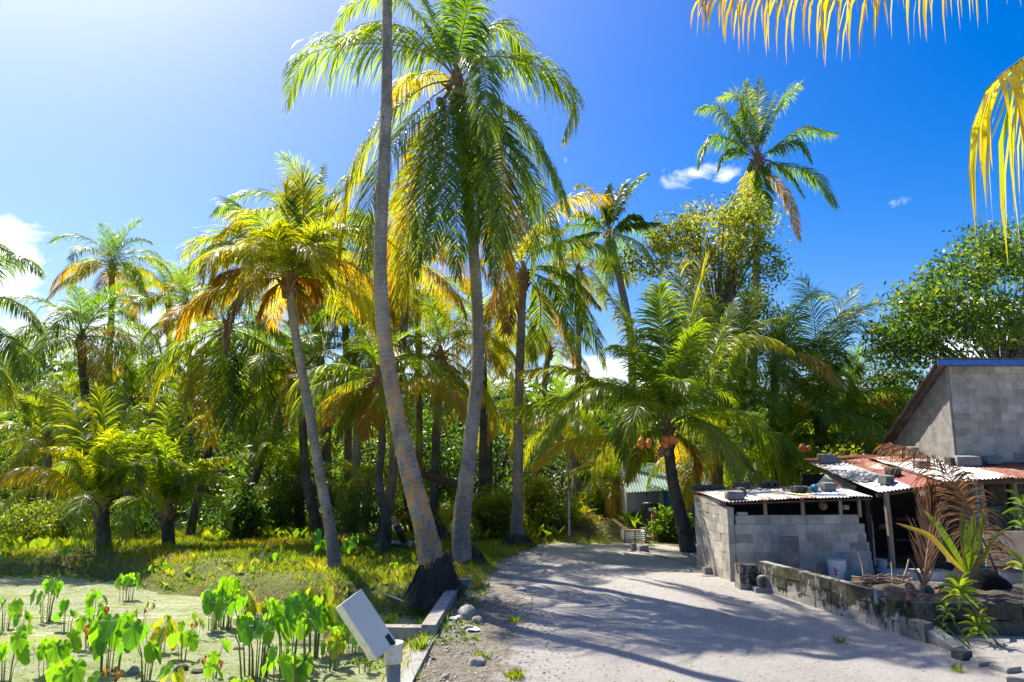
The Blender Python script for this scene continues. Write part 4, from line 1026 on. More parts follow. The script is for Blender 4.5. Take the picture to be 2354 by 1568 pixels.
# low bright leafy ground cover (tiny upright leaves)
def cover(regions, name, label, seed, mat, lh=(.15, .4), lw=.1, tone=.45, cat='undergrowth'):
    rs = np.random.RandomState(seed); VV = []; TT = []
    for (px0, px1, py0, py1, n) in regions:
        for _ in range(n):
            p = G(rs.uniform(px0, px1), rs.uniform(py0, py1)); z = hz0[0](p.x, p.y)
            h = rs.uniform(*lh); a = rs.uniform(0, 6.28); w = Vector((math.cos(a), math.sin(a), 0)) * lw * h / lh[1]
            tl = Vector((rs.normal(0, .35), rs.normal(0, .35), 1)) * h; b = Vector((p.x, p.y, z))
            st = b + tl * .35
            VV += [b, b + tl * .6 + w, b + tl + Vector((tl.x, tl.y, 0)) * .5, b + tl * .6 - w]
            TT += [tone + rs.normal(0, .09)] * 4
    V = np.array([tuple(v) for v in VV]); Fq = np.arange(len(V)).reshape(-1, 4)
    o = link(name, mk_mesh(name, V, Fq, mat, {'tone': np.clip(TT, 0, 1)})); tag(o, label, cat, kind='stuff'); return o
class HGrid:
    def __init__(s):
        s.x0, s.y0, s.st = -28, 3, .2
        gx, gy = np.meshgrid(np.arange(-28, 24, .2), np.arange(3, 34, .2)); s.z = hfun(gx, gy)[0]
    def __call__(s, x, y):
        i = int((x - s.x0) / s.st); j = int((y - s.y0) / s.st)
        i = max(0, min(s.z.shape[1] - 1, i)); j = max(0, min(s.z.shape[0] - 1, j)); return float(s.z[j, i])
    def arr(s, X, Y):
        i = np.clip(((X - s.x0) / s.st).astype(int), 0, s.z.shape[1] - 1); j = np.clip(((Y - s.y0) / s.st).astype(int), 0, s.z.shape[0] - 1); return s.z[j, i]
hz0 = [HGrid()]
cover([(425, 745, 1212, 1240, 650), (0, 180, 1225, 1275, 260), (590, 760, 1190, 1215, 200)], 'leafy_ground_cover', 'bright green leafy plants covering the bank behind the pond', 7, M_FERN, (.15, .42), .13, .5)
cover([(1085, 1300, 1210, 1244, 650), (1240, 1310, 1180, 1215, 150)], 'leafy_ground_cover', 'bright leafy plants filling the verge on both sides of the straight grey palm', 8, M_FERN, (.2, .45), .12, .55)
cover([(1440, 1600, 1200, 1232, 800)], 'leafy_ground_cover', 'green leafy bed behind the terracotta post', 9, M_FERN, (.25, .6), .15, .35)
cover([(750, 1060, 1225, 1290, 300), (180, 760, 1255, 1330, 400), (760, 1000, 1290, 1400, 160)], 'small_weeds', 'small broad-leaved weeds scattered on the grassy bank', 10, M_FERN, (.08, .25), .07, .45)
# grass blades on the bank
rs = np.random.RandomState(11)
N = 190000
Yg = rs.uniform(9.0, 26, N); Xg = rs.uniform(-20, 3, N); _, rsd = hfun(Xg, Yg)
ip = inside(Xg, Yg, pond_poly); dp = seg_dist(Xg, Yg, pond_poly)
dens = vnoise(Xg, Yg, 1.1, 41) * .6 + vnoise(Xg, Yg, 3.7, 42) * .4
k = (~ip | (dp < .15)) & (rsd < -.05 + .5 * (dens - .4)) & (dens > .27) & (np.abs(Xg) < Yg * .9)
Xg, Yg, dens = Xg[k], Yg[k], dens[k]; Zg = hz0[0].arr(Xg, Yg); n = len(Xg)
hh = rs.uniform(.05, .16, n) * (.5 + dens) * 1.2; a = rs.uniform(0, 6.28, n); wv = np.stack([np.cos(a), np.sin(a), 0 * a], -1) * (.0035 + .0004 * Yg)[:, None]
b = np.stack([Xg, Yg, Zg - .01], -1); tl = np.stack([rs.normal(0, .5, n), rs.normal(0, .5, n), np.ones(n)], -1) * hh[:, None]
V = np.stack([b - wv, b + wv, b + tl], 1).reshape(-1, 3)
ton = np.repeat(np.clip(.45 + .5 * (vnoise(Xg, Yg, .9, 43) - .4) + rs.normal(0, .1, n), 0, .75), 3)
tag(link('grass', mk_mesh('grass', V, np.arange(n * 3).reshape(-1, 3), M_FERN, {'tone': ton})), 'short grass and creeping weeds on the bank around the pond', 'grass', kind='stuff')
# small sparkling creeping plants on the wet bank, and floating litter on the pond
rs = np.random.RandomState(12); N = 26000
Xg = rs.uniform(-16, -.5, N); Yg = rs.uniform(10.5, 21, N); dp = seg_dist(Xg, Yg, pond_poly); ip = inside(Xg, Yg, pond_poly)
k = np.where(ip, dp < .5 * vnoise(Xg, Yg, 1.5, 51), dp < 3.2) & (vnoise(Xg, Yg, 1.3, 52) > .38)
Xg, Yg = Xg[k], Yg[k]; Zg = np.maximum(hz0[0].arr(Xg, Yg), PZ) + .02
V, Fq, ton = leaf_cloud(rs, np.stack([Xg, Yg, Zg], -1), 3, .03, .055, -.2, lambda P, b, r_, n: .3 + (b - .5) * .3 + r_.normal(0, .1, n), aspect=.7)
tag(link('creeping_plants', mk_mesh('creeping_plants', V, Fq, M_FERN, {'tone': ton})), 'low creeping plants with glinting leaves along the muddy pond margin', 'undergrowth', kind='stuff')

# ------------------------------------------------------------------ block walls, sheds, house
def blockwall(mb, p0, p1, course_ext, th=.15, bh=.2, bl=.4, seed=0, z0=0.0, mortar=None, ragged=True, jit=.006):
    """course_ext: list of (start, end) along p0->p1 per course from the bottom"""
    rg = random.Random(seed); p0 = Vector((*p0, 0)); p1 = Vector((*p1, 0)); d = (p1 - p0).normalized(); ang = math.atan2(d.y, d.x)
    g = .010
    for c, (a, b) in enumerate(course_ext):
        s = a - (bl / 2 if c % 2 else 0)
        while s < b - .03:
            s0, s1 = max(s, a), min(s + bl, b)
            if s1 - s0 > .05:
                q = p0 + d * ((s0 + s1) / 2) + Vector((0, 0, z0 + bh * (c + .5)))
                n_ = Vector((-d.y, d.x, 0)) * rg.uniform(-.006, .006)
                mb.box(q + n_, (s1 - s0 - g, th, bh - g), ang, tone=min(1, max(0, rg.gauss(.5, .24))), jit=jit, rng=rg)
            s += bl
        if mortar is not None:
            mortar.box(p0 + d * ((a + b) / 2) + Vector((0, 0, z0 + bh * (c + .5))), (b - a - .02, th - .014, bh + .001 if c < len(course_ext) - 1 else bh - .012), ang)
def corr(mb, A, B, C, D, n, amp=.012, rows=6, tone=.5, th=.004):
    """corrugated sheet: A->B front edge (across the ridges), D->C back edge"""
    A, B, C, D = map(Vector, (A, B, C, D)); nrm = (B - A).cross(D - A).normalized(); k = n * 6; V = []
    rg = random.Random(int(A.x * 1000))
    for lay in (0, 1):
        for i in range(rows + 1):
            v = i / rows
            for j in range(k + 1):
                u = j / k
                p = A.lerp(B, u).lerp(D.lerp(C, u), v)
                V.append(p + nrm * (amp * math.sin(u * n * 2 * math.pi) + .01 * math.sin(v * 7 + u * 3 + A.x) - lay * th))
    w = k + 1; L = (rows + 1) * w; Fs = []
    for i in range(rows):
        for j in range(k):
            a = i * w + j; Fs.append((a, a + 1, a + w + 1, a + w)); Fs.append((a + L, a + w + L, a + w + 1 + L, a + 1 + L))
    for j in range(k): Fs.append((j, j + L, j + 1 + L, j + 1)); a = rows * w + j; Fs.append((a, a + 1, a + 1 + L, a + L))
    for i in range(rows): a = i * w; Fs.append((a, a + w, a + w + L, a + L)); a = i * w + k; Fs.append((a, a + L, a + w + L, a + w))
    mb.add(V, Fs, tone)

GBK = 'concrete blocks weighing down the roofs'
# ---- low block shed
YS = .55                           # the yard is laid out in its own frame, then set back by this much
_W, _GH, _G = W, GH, G
def W(px, py, Y): return _W(px, py, Y + YS) - Vector((0, YS, 0))
def GH(px, py): return _GH(px, py) - Vector((0, YS, 0))
def G(px, py, z=0.0): return _G(px, py, z) - Vector((0, YS, 0))
_before = set(COL.objects)
sh = thing('block_shed', 'low grey concrete block shed beside the road with corrugated roof under loose blocks', 'shed', (4.94, 15.1, 0))
c0, c1, cL = (4.94, 15.12), (8.07, 15.32), (4.60, 16.85)
fw, mo = MB(), MB()
blockwall(fw, c0, c1, [(0, 3.12), (0, 3.10), (0, 3.08), (0, 3.05), (0, 3.0), (0, 2.98), (.03, 2.86), ], seed=3, mortar=mo, z0=.02)
blockwall(fw, c0, c1, [(.08, .30), ], seed=4, z0=1.42, bh=.07)
lw_, lm = MB(), MB()
blockwall(lw_, (4.865, 15.06), cL, [(0, 1.8)] * 8, seed=5, mortar=lm, z0=.0)
blockwall(lw_, (4.865, 15.06), cL, [(.35, 1.8)], seed=6, z0=1.6, bh=.17, mortar=lm)
fw.build('front_wall', M_BLOCK, sh); mo.build('mortar', M_MORTAR, sh); lw_.build('side_wall', M_BLOCK, sh); lm.build('mortar', M_MORTAR, sh)
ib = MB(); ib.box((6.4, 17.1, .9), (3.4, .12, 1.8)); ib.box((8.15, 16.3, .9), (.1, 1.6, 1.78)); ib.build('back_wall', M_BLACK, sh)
FLs, FRs, BRs, BLs = Vector((4.72, 14.86, 1.735)), Vector((8.05, 15.05, 1.83)), Vector((8.2, 17.25, 1.96)), Vector((4.48, 17.1, 1.88))
def q4(u, v): return FLs.lerp(FRs, u).lerp(BLs.lerp(BRs, u), v)
for k, (u0, u1, m) in enumerate([(0, .31, M_TINR), (.29, .62, M_TINR), (.60, .86, M_TIN), (.84, 1.0, M_TIN)]):
    s = MB(); dz = Vector((0, 0, .012 * (k % 2))); corr(s, q4(u0, 0) + dz, q4(u1, 0) + dz, q4(u1, 1) + dz, q4(u0, 1) + dz, int((u1 - u0) * 3.4 / .076)); s.build('roof_sheet', m, sh)
for px in (1757, 1843, 1929, 1975):
    p = W(px, 1190, 15.2 if px != 1929 else 15.25); s = MB(); s.box((p.x, 15.12 if px < 1900 else 15.16, 1.60), (.07, .05, .36 if px < 1970 else .46), rz=.05); s.build('roof_prop', M_WOOD, sh)
s = MB(); s.box((6.4, 14.99, 1.725), (3.25, .045, .04), rz=.055, M=Matrix.Rotation(.055, 3, 'Z') @ Matrix.Rotation(-.027, 3, 'Y')); s.build('eaves_batten', M_DWOOD, sh)
def roofblock(p, size, rz, label, mat=None, seed=0, hollow=False, tilt=.05):
    rg = random.Random(seed); s = MB(); w, d, h = size
    M = Matrix.Rotation(rz, 3, 'Z') @ Matrix.Rotation(tilt, 3, 'X')
    c = Vector(p) + Vector((0, 0, h / 2 + .012))
    if hollow:
        t = w * .16
        for x in (-w / 2 + t / 2, 0, w / 2 - t / 2): s.box(c + M @ Vector((x, 0, 0)), (t, d, h), M=M, jit=.006, rng=rg)
        for z in (-1, 1): s.box(c + M @ Vector((0, 0, z * (h / 2 - t * .35))), (w * .995, d * .99, t * .7), M=M)
    else:
        import bmesh
        bm = bmesh.new(); bmesh.ops.create_cube(bm, size=1.0); bmesh.ops.subdivide_edges(bm, edges=list(bm.edges), cuts=3, use_grid_fill=True)
        for v in bm.verts:
            q = Vector((v.co.x * w, v.co.y * d, v.co.z * h)); k = max(abs(v.co.x) + abs(v.co.y), abs(v.co.y) + abs(v.co.z), abs(v.co.x) + abs(v.co.z))
            v.co = q * (1 - .07 * max(0, (k - .7) / .3)) + Vector([rg.uniform(-.008, .008) for _ in range(3)])
        bm.verts.index_update(); s.add([c + M @ v.co for v in bm.verts], [[v.index for v in f.verts] for f in bm.faces]); bm.free()
    o = s.build('concrete_block', mat or M_CONC, None); return tag(o, label, 'block', GBK)
roofblock(q4(.085, .10), (.42, .2, .18), .05, 'grey block at the front left corner of the low shed roof')
roofblock(q4(.19, .32), (.17, .2, .19), .3, 'small upright block right of the front left corner block on the shed roof', M_BLOCKD)
for k, (u, lab) in enumerate([(.06, 'flat dark block at the back left corner of the low shed roof'), (.17, 'second flat dark block along the back edge of the low shed roof')]):
    roofblock(q4(u, .93), (.40, .2, .10), 0, lab, M_BLOCKD, seed=k)
roofblock(q4(.335, .88), (.42, .2, .17), .05, 'dark block at the back of the shed roof above the second wooden prop', M_BLOCKD, 3)
roofblock(q4(.53, .88), (.42, .2, .17), -.03, 'dark hollow block at the back middle of the low shed roof', M_BLOCKD, 4, hollow=True)
roofblock(q4(.61, .45), (.26, .2, .15), .5, 'mossy lump of block left of the blue ball on the shed roof', M_BLOCKD, 5)
roofblock(q4(.665, .5), (.2, .18, .13), -.4, 'broken block piece touching the blue ball on the shed roof', M_BLOCKD, 6)
roofblock(q4(.84, .5), (.30, .2, .2), .1, 'brownish block near the right end of the low shed roof', M_CONC, 7)
s = MB(); s.blob(q4(.745, .5) + Vector((0, 0, .09)), .09, rng=random.Random(3), rough=.02); tag(s.build('ball', M_BLUE, smooth=True), 'small blue ball lying between the blocks on the low shed roof', 'ball')
s = MB(); s.tube(catmull([q4(.33, .45) + Vector((0, 0, .035)), q4(.42, .42) + Vector((0, 0, .035)), q4(.50, .30) + Vector((0, 0, .04)), q4(.585, .06) + Vector((0, 0, .045)), q4(.61, -.01) + Vector((0, 0, .03))], 24), .017, 6); tag(s.build('hose', M_HOSEY, smooth=True), 'yellow hose lying across the low shed roof to its front edge', 'hose')
s = MB(); s.tube(catmull([q4(.12, .3) + Vector((0, 0, .035)), q4(.25, .38) + Vector((0, 0, .035)), q4(.44, .36) + Vector((0, 0, .075)), q4(.52, .22) + Vector((0, 0, .035)), q4(.72, .12) + Vector((0, 0, .035)), q4(.83, .05) + Vector((0, 0, .035))], 30), .016, 6); tag(s.build('hose', M_HOSEB, smooth=True), 'blue hose snaking along the low shed roof', 'hose')
s = MB(); s.blob(W(1892, 1163, 15.22), .095, rng=random.Random(8), rough=.04); tag(s.build('coconut', M_HUSK, smooth=True), 'brown coconut on top of the shed front wall under the roof edge', 'coconut')
s = MB(); s.box(W(1942, 1166, 15.25), (.13, .12, .10), .1); tag(s.build('brick_piece', M_CONC), 'small piece of block on the shed wall between the last two props', 'block')
# boards leaning behind the shed
s = MB(); A, B, C = W(1868, 1124, 17.6), W(1903, 1084, 18.2), W(1970, 1118, 17.5); A2 = W(1960, 1132, 17.4)
s.add([A, B, C, A2] + [v + Vector((0, .03, -.01)) for v in (A, B, C, A2)], [(0, 1, 2, 3), (7, 6, 5, 4), (0, 4, 5, 1), (1, 5, 6, 2), (2, 6, 7, 3), (3, 7, 4, 0)]); tag(s.build('board', M_PLY), 'pale board leaning under the raised silver roof sheet', 'board')
s = MB(); A, B, C, A2 = W(1908, 1122, 17.3), W(1915, 1103, 17.4), W(1938, 1112, 17.3), W(1925, 1124, 17.2)
s.add([A, B, C, A2] + [v + Vector((0, .03, -.01)) for v in (A, B, C, A2)], [(0, 1, 2, 3), (7, 6, 5, 4), (0, 4, 5, 1), (1, 5, 6, 2), (2, 6, 7, 3), (3, 7, 4, 0)]); tag(s.build('board', M_ORANGEB), 'small orange-brown board in front of the pale leaning one', 'board')

# ---- open lean-to with rusty roof
lt = thing('open_shed', 'open-fronted dark shed with silver and rusty red corrugated roof on wooden posts', 'shed', (8.6, 15.5, 0))
R1 = [Vector(v) for v in ((8.44, 15.5, 1.87), (9.92, 15.45, 2.12), (9.92, 19.0, 2.66), (8.34, 19.0, 2.50))]
def r1(u, v): return R1[0].lerp(R1[1], u).lerp(R1[3].lerp(R1[2], u), v)
R2 = [Vector(v) for v in ((9.80, 15.25, 2.16), (13.9, 15.0, 2.36), (13.9, 18.6, 2.78), (9.80, 18.6, 2.70))]
def r2q(u, v): return R2[0].lerp(R2[1], u).lerp(R2[3].lerp(R2[2], u), v)
for k, (f, u0, u1, v0, v1, m, dz) in enumerate([(r1, 0, .53, 0, 1, M_TIN, .02), (r1, .51, 1.0, 0, .55, M_RED, .0), (r1, .53, 1.0, .52, .97, M_TINRR, .014), (r2q, 0, .2, 0, .7, M_TIN, .0), (r2q, .19, .38, 0, .8, M_TIN, .014), (r2q, .37, .6, 0, .75, M_TINRR, 0), (r2q, .59, .8, 0, .9, M_RED, .014), (r2q, .79, 1, 0, 1, M_TINRR, 0), (r2q, 0, .4, .66, 1, M_TINRR, -.02), (r2q, .37, .62, .7, 1, M_RED, -.02)]):
    s = MB(); z = Vector((0, 0, dz)); a, b, c, d = f(u0, v0) + z, f(u1, v0) + z, f(u1, v1) + z, f(u0, v1) + z
    corr(s, a, b, c, d, max(4, int((b - a).length / .08)), amp=.014); s.build('roof_sheet', m, lt)
s = MB(); corr(s, (8.6, 19.9, 2.6), (8.6, 18.95, 2.58), (10.4, 18.85, 2.72), (10.4, 19.8, 2.74), 11, amp=.014); s.build('roof_sheet', M_RED, lt)
def post(p, px_, h0, h1, r, m, nm='post'):
    s = MB(); s.tube([Vector((p[0], p[1], h0)), Vector((p[0] + .01, p[1] - .01, (h0 + h1) / 2)), Vector((p[0] - .01, p[1], h1))], [r, r * .96, r * .92], 8); return s.build(nm, m, px_)
post((8.66, 15.62), lt, 0, 1.93, .07, M_WOOD); pp = W(2251, 1200, 15.35); post((pp.x, pp.y), lt, .0, 2.14, .045, M_TEAL); pp = W(2263, 1200, 15.5); post((pp.x, pp.y), lt, 0, 2.16, .07, M_WOOD)
post((12.6, 15.3), lt, 0, 2.25, .07, M_WOOD); pp = W(2335, 1150, 15.7); post((pp.x, pp.y), lt, 0, 2.2, .06, M_WOOD)
s = MB(); s.box((9.2, 15.66, 1.93), (1.5, .06, .08), M=Matrix.Rotation(-.16, 3, 'Y')); s.box((11.85, 15.35, 2.18), (4.0, .06, .08), M=Matrix.Rotation(-.05, 3, 'Y')); s.build('beam', M_DWOOD, lt)
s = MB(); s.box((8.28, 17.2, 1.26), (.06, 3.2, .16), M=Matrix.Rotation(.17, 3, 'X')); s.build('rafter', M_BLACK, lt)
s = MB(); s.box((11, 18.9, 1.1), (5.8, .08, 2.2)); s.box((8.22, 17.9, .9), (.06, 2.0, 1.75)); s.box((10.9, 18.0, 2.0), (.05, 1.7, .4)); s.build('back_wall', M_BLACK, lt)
s = MB(); s.box((11.0, 17.2, .02), (5.5, 3.4, .04)); s.build('floor_slab', M_BLOCKD, lt)
def panel(px0, py0, px1, py1, Y, m, nm, par=lt, t=.04):
    a, b = W(px0, py0, Y), W(px1, py1, Y); s = MB(); s.box(((a.x + b.x) / 2, Y, (a.z + b.z) / 2), (abs(b.x - a.x), t, abs(a.z - b.z))); return s.build(nm, m, par)
panel(2233, 1112, 2247, 1166, 15.9, M_CONC, 'plank'); 
s = MB(); blockwall(s, (W(2264, 1114, 16.2).x, 16.2), (W(2307, 1114, 16.2).x, 16.2), [(0, .45)] * 3, z0=1.45, seed=8); blockwall(s, (W(2314, 1114, 16.2).x, 16.2), (W(2400, 1114, 16.2).x, 16.2), [(0, .9)] * 3, z0=1.45, seed=9); s.build('block_infill', M_BLOCKD, lt)
panel(2268, 1164, 2332, 1222, 15.9, M_DGREEN, 'green_panel'); panel(2338, 1164, 2420, 1222, 15.95, M_DGREEN, 'green_panel')
panel(1996, 1182, 2013, 1292, 15.75, M_DWOOD, 'door_board')
panel(2020, 1205, 2040, 1216, 16.6, M_DWOOD, 'shelf'); panel(2060, 1190, 2120, 1197, 17.5, M_DWOOD, 'shelf'); panel(2060, 1240, 2120, 1244, 17.2, M_DWOOD, 'shelf')
s = MB(); s.box((8.95, 15.25, .10), (1.55, .5, .22)); s.build('step_slab', M_MORTAR, lt)
s = MB(); s.tube([W(2012, 1300, 15.2), W(2008, 1240, 15.3), W(2005, 1200, 15.5)], [.02, .018, .015], 6); tag(s.build('stick', M_WOOD), 'long thin stick leaning by the dark doorway at the end of the block wall', 'stick')
for k, (f, u, v, size, rz, m, hol, lab) in enumerate([
    (r1, .28, .93, (.5, .25, .24), .1, M_CONC, False, 'big pale block at the back of the roof over the silver sheet'),
    (r1, .33, .16, (.34, .2, .2), .5, M_CONC, True, 'hollow block lying on the front of the silver roof sheet'),
    (r1, .66, .32, (.34, .22, .2), .3, M_BLOCKD, False, 'dark block on the faded red roof sheet'),
    (r2q, .10, .45, (.36, .22, .18), .2, M_CONC, False, 'block half hidden behind the brown arching frond on the roof'),
    (r2q, .28, .93, (.26, .24, .26), .1, M_CONC, False, 'squarish block standing highest on the roof in front of the house wall'),
    (r2q, .20, .93, (.22, .2, .12), .6, M_BLOCKD, False, 'small dark lump left of the highest block on the roof'),
    (r2q, .30, .50, (.2, .2, .2), .2, M_BLOCKD, False, 'small block touching the largest block on the rusty roof'),
    (r2q, .375, .45, (.56, .28, .25), -.25, M_CONC, False, 'largest tilted block on the rusty roof near the right edge'),
    (r2q, .55, .5, (.40, .22, .2), .1, M_CONC, False, 'grey block on the roof at the right edge of the picture'),
    ]):
    roofblock(f(u, v), size, rz, lab, m, 20 + k, hollow=hol, tilt=.12)
s = MB(); rg = random.Random(3); c = r1(.14, .22) + Vector((0, 0, .05))
for k in range(6): a = rg.uniform(-.5, .5); s.tube([c + Vector((-.12 + k * .03, -.02, 0)), c + Vector((.0 + k * .03, .05 * a, .03))], .008, 4)
tag(s.build('twig', M_DWOOD), 'small dark twig on the silver roof sheet', 'twig')

# ---- block house behind
hs = thing('block_house', 'tall grey concrete block house with sloping roof edge and blue painted fascia', 'house', (11.25, 17.0, 0))
fw, mo = MB(), MB(); blockwall(fw, (11.25, 17.0), (19.5, 17.0), [(0, 8.2)] * 25, seed=13, mortar=mo, jit=.003)
fw.build('front_wall', M_BLOCK, hs); mo.build('mortar', M_MORTAR, hs)
sw = MB(); hh = lambda y: 4.95 - (y - 17.0) * .69
sw.add([(11.2, 16.95, 0), (11.2, 20.5, 0), (11.2, 20.5, hh(20.5)), (11.2, 16.95, hh(16.95)), (11.35, 16.95, 0), (11.35, 20.5, 0), (11.35, 20.5, hh(20.5)), (11.35, 16.95, hh(16.95))], [(0, 3, 2, 1), (4, 5, 6, 7), (0, 1, 5, 4), (1, 2, 6, 5), (2, 3, 7, 6), (3, 0, 4, 7)]); sw.build('side_wall', M_CONC, hs)
for k in range(6):
    y0 = 16.75 + k * .66; y1 = y0 + .72; s = MB(); zz = lambda y: 5.13 - (y - 16.75) * .69
    dz = .03 * (k % 2)
    corr(s, (10.88, y1, zz(y1) + .02), (10.88, y0, zz(y0) + .05), (19.5, y0, zz(y0) + .05), (19.5, y1, zz(y1) + .02), 8, amp=.014, rows=3); s.build('roof_sheet', M_DARKROOF, hs)
s = MB(); s.box((15.2, 16.72, 5.06), (8.7, .03, .15)); s.build('fascia', M_BLUEF, hs)
s = MB(); s.box((10.98, 18.6, 3.90), (.04, 4.5, .12), M=Matrix.Rotation(-.604, 3, 'X')); s.build('rake_board', M_DWOOD, hs)

# ---- low broken wall along the road and its companions
wl_ = MB(); 
a, b = (5.20, 14.2), (6.03, 11.1)
for c in range(3):
    rg = random.Random(50 + c); n = 8
    L = math.dist(a, b); ext = [(0, L), (0.02, L), (.0, L - .1)][c]
    blockwall(wl_, a, b, [ext], z0=-.02 + .2 * c, seed=60 + c, th=.17, bl=.42, jit=.012)
blockwall(wl_, (6.02, 11.13), (6.14, 10.68), [(0, .46), (.02, .44)], z0=-.02, seed=70, th=.17, bl=.3, jit=.014); 
blockwall(wl_, (6.05, 11.1), (6.14, 10.72), [(0, .34)], z0=.38, seed=71, th=.15, bh=.11, bl=.4, jit=.014)
blockwall(wl_, (6.13, 10.7), (6.25, 10.25), [(0, .48)], z0=-.02, seed=72, th=.18, bl=.5, jit=.014, bh=.29)
mm = MB(); d = Vector((b[0] - a[0], b[1] - a[1], 0)); mm.box((Vector((*a, 0)) + Vector((*b, 0))) / 2 + Vector((0, 0, .28)), (d.length - .05, .15, .59), math.atan2(d.y, d.x))
lwt = thing('low_wall', 'low broken blockwork wall with black moss running along the right side of the road', 'wall', (5.6, 12.6, 0))
wl_.build('blockwork', M_BLOCKM, lwt); mm.build('mortar', M_CONC, lwt)
s = MB(); 
s.add([(6.22, 10.25, -.05), (6.42, 10.25, -.05), (6.30, 9.72, -.05), (6.48, 9.76, -.05), (6.18, 10.28, .2), (6.38, 10.28, .22), (6.27, 9.72, .06), (6.45, 9.76, .09)], [(4, 6, 7, 5), (0, 2, 6, 4), (1, 5, 7, 3), (2, 3, 7, 6), (0, 4, 5, 1), (0, 1, 3, 2)]); s.build('broken_end', M_CONC, lwt)
s = MB(); p = GH(1703, 1344); blockwall(s, (p.x - .21, p.y + .12), (p.x + .21, p.y + .14), [(0, .42)] * 2 + [(0, .40)], z0=-.02, bh=.175, th=.28, seed=73, bl=.42, jit=.012); tag(s.build('block_pier', M_BLOCKM), 'short mossy block pier standing against the corner of the shed', 'pier')
s = MB(); p = GH(1735, 1350); 
for k in range(9):
    a0, a1 = math.pi * k / 9, math.pi * (k + 1) / 9; r = .085; c = Vector((p.x, p.y + .05, .22))
    s.box(c + Vector((math.cos((a0 + a1) / 2) * r, 0, math.sin((a0 + a1) / 2) * r)), (.05, .14, .036), M=Matrix.Rotation(-((a0 + a1) / 2 - math.pi / 2) + math.pi / 2, 3, 'Y').to_3x3())
s.box((p.x - .085, p.y + .05, .16), (.035, .14, .13)); s.box((p.x + .085, p.y + .05, .16), (.035, .14, .13)); s.box((p.x, p.y + .05, .04), (.40, .26, .14)); tag(s.build('channel_block', M_CONC), 'upturned U-shaped channel block in the gap at the start of the low wall', 'block')
s = MB(); p = W(1818, 1300, 14.75); s.bbox((p.x, p.y, .47), (.36, .16, 1.06), .008, rz=.28); tag(s.build('concrete_slab', M_SLAB), 'grey concrete slab standing upright behind the low mossy wall', 'slab')
s = MB(); blockwall(s, (6.33, 10.72), (12.5, 10.55), [(0, 6.1), (0, 6.1)], z0=-.03, bh=.255, th=.2, seed=75, bl=.46, jit=.016); gw = tag(s.build('garden_wall', M_BLOCKD), 'dark low block wall holding the planted bed behind the small green plants', 'wall')
s = MB(); xs_ = np.linspace(6.2, 12.5, 40); ys_ = np.linspace(10.7, 13.6, 22); V = []
for y in ys_:
    for x in xs_:
        e = float(ss(np.array(y), 13.6, 12.4)) * float(ss(np.array(x), 6.15, 6.6)); V.append((x, y, -.05 + .50 * e + .03 * math.sin(x * 5.3 + y * 3) + .02 * math.sin(x * 13 - y * 7)))
w = len(xs_); s.add(V, [(i * w + j, i * w + j + 1, (i + 1) * w + j + 1, (i + 1) * w + j) for i in range(len(ys_) - 1) for j in range(w - 1)]); o = s.build('garden_soil', simple('garden_soil', (.03, .025, .02), (.15, .12, .09), 9, .95, .9, 40, .04), smooth=True); o['kind'] = 'structure'
GR = 'stones and broken kerb pieces on the ground'
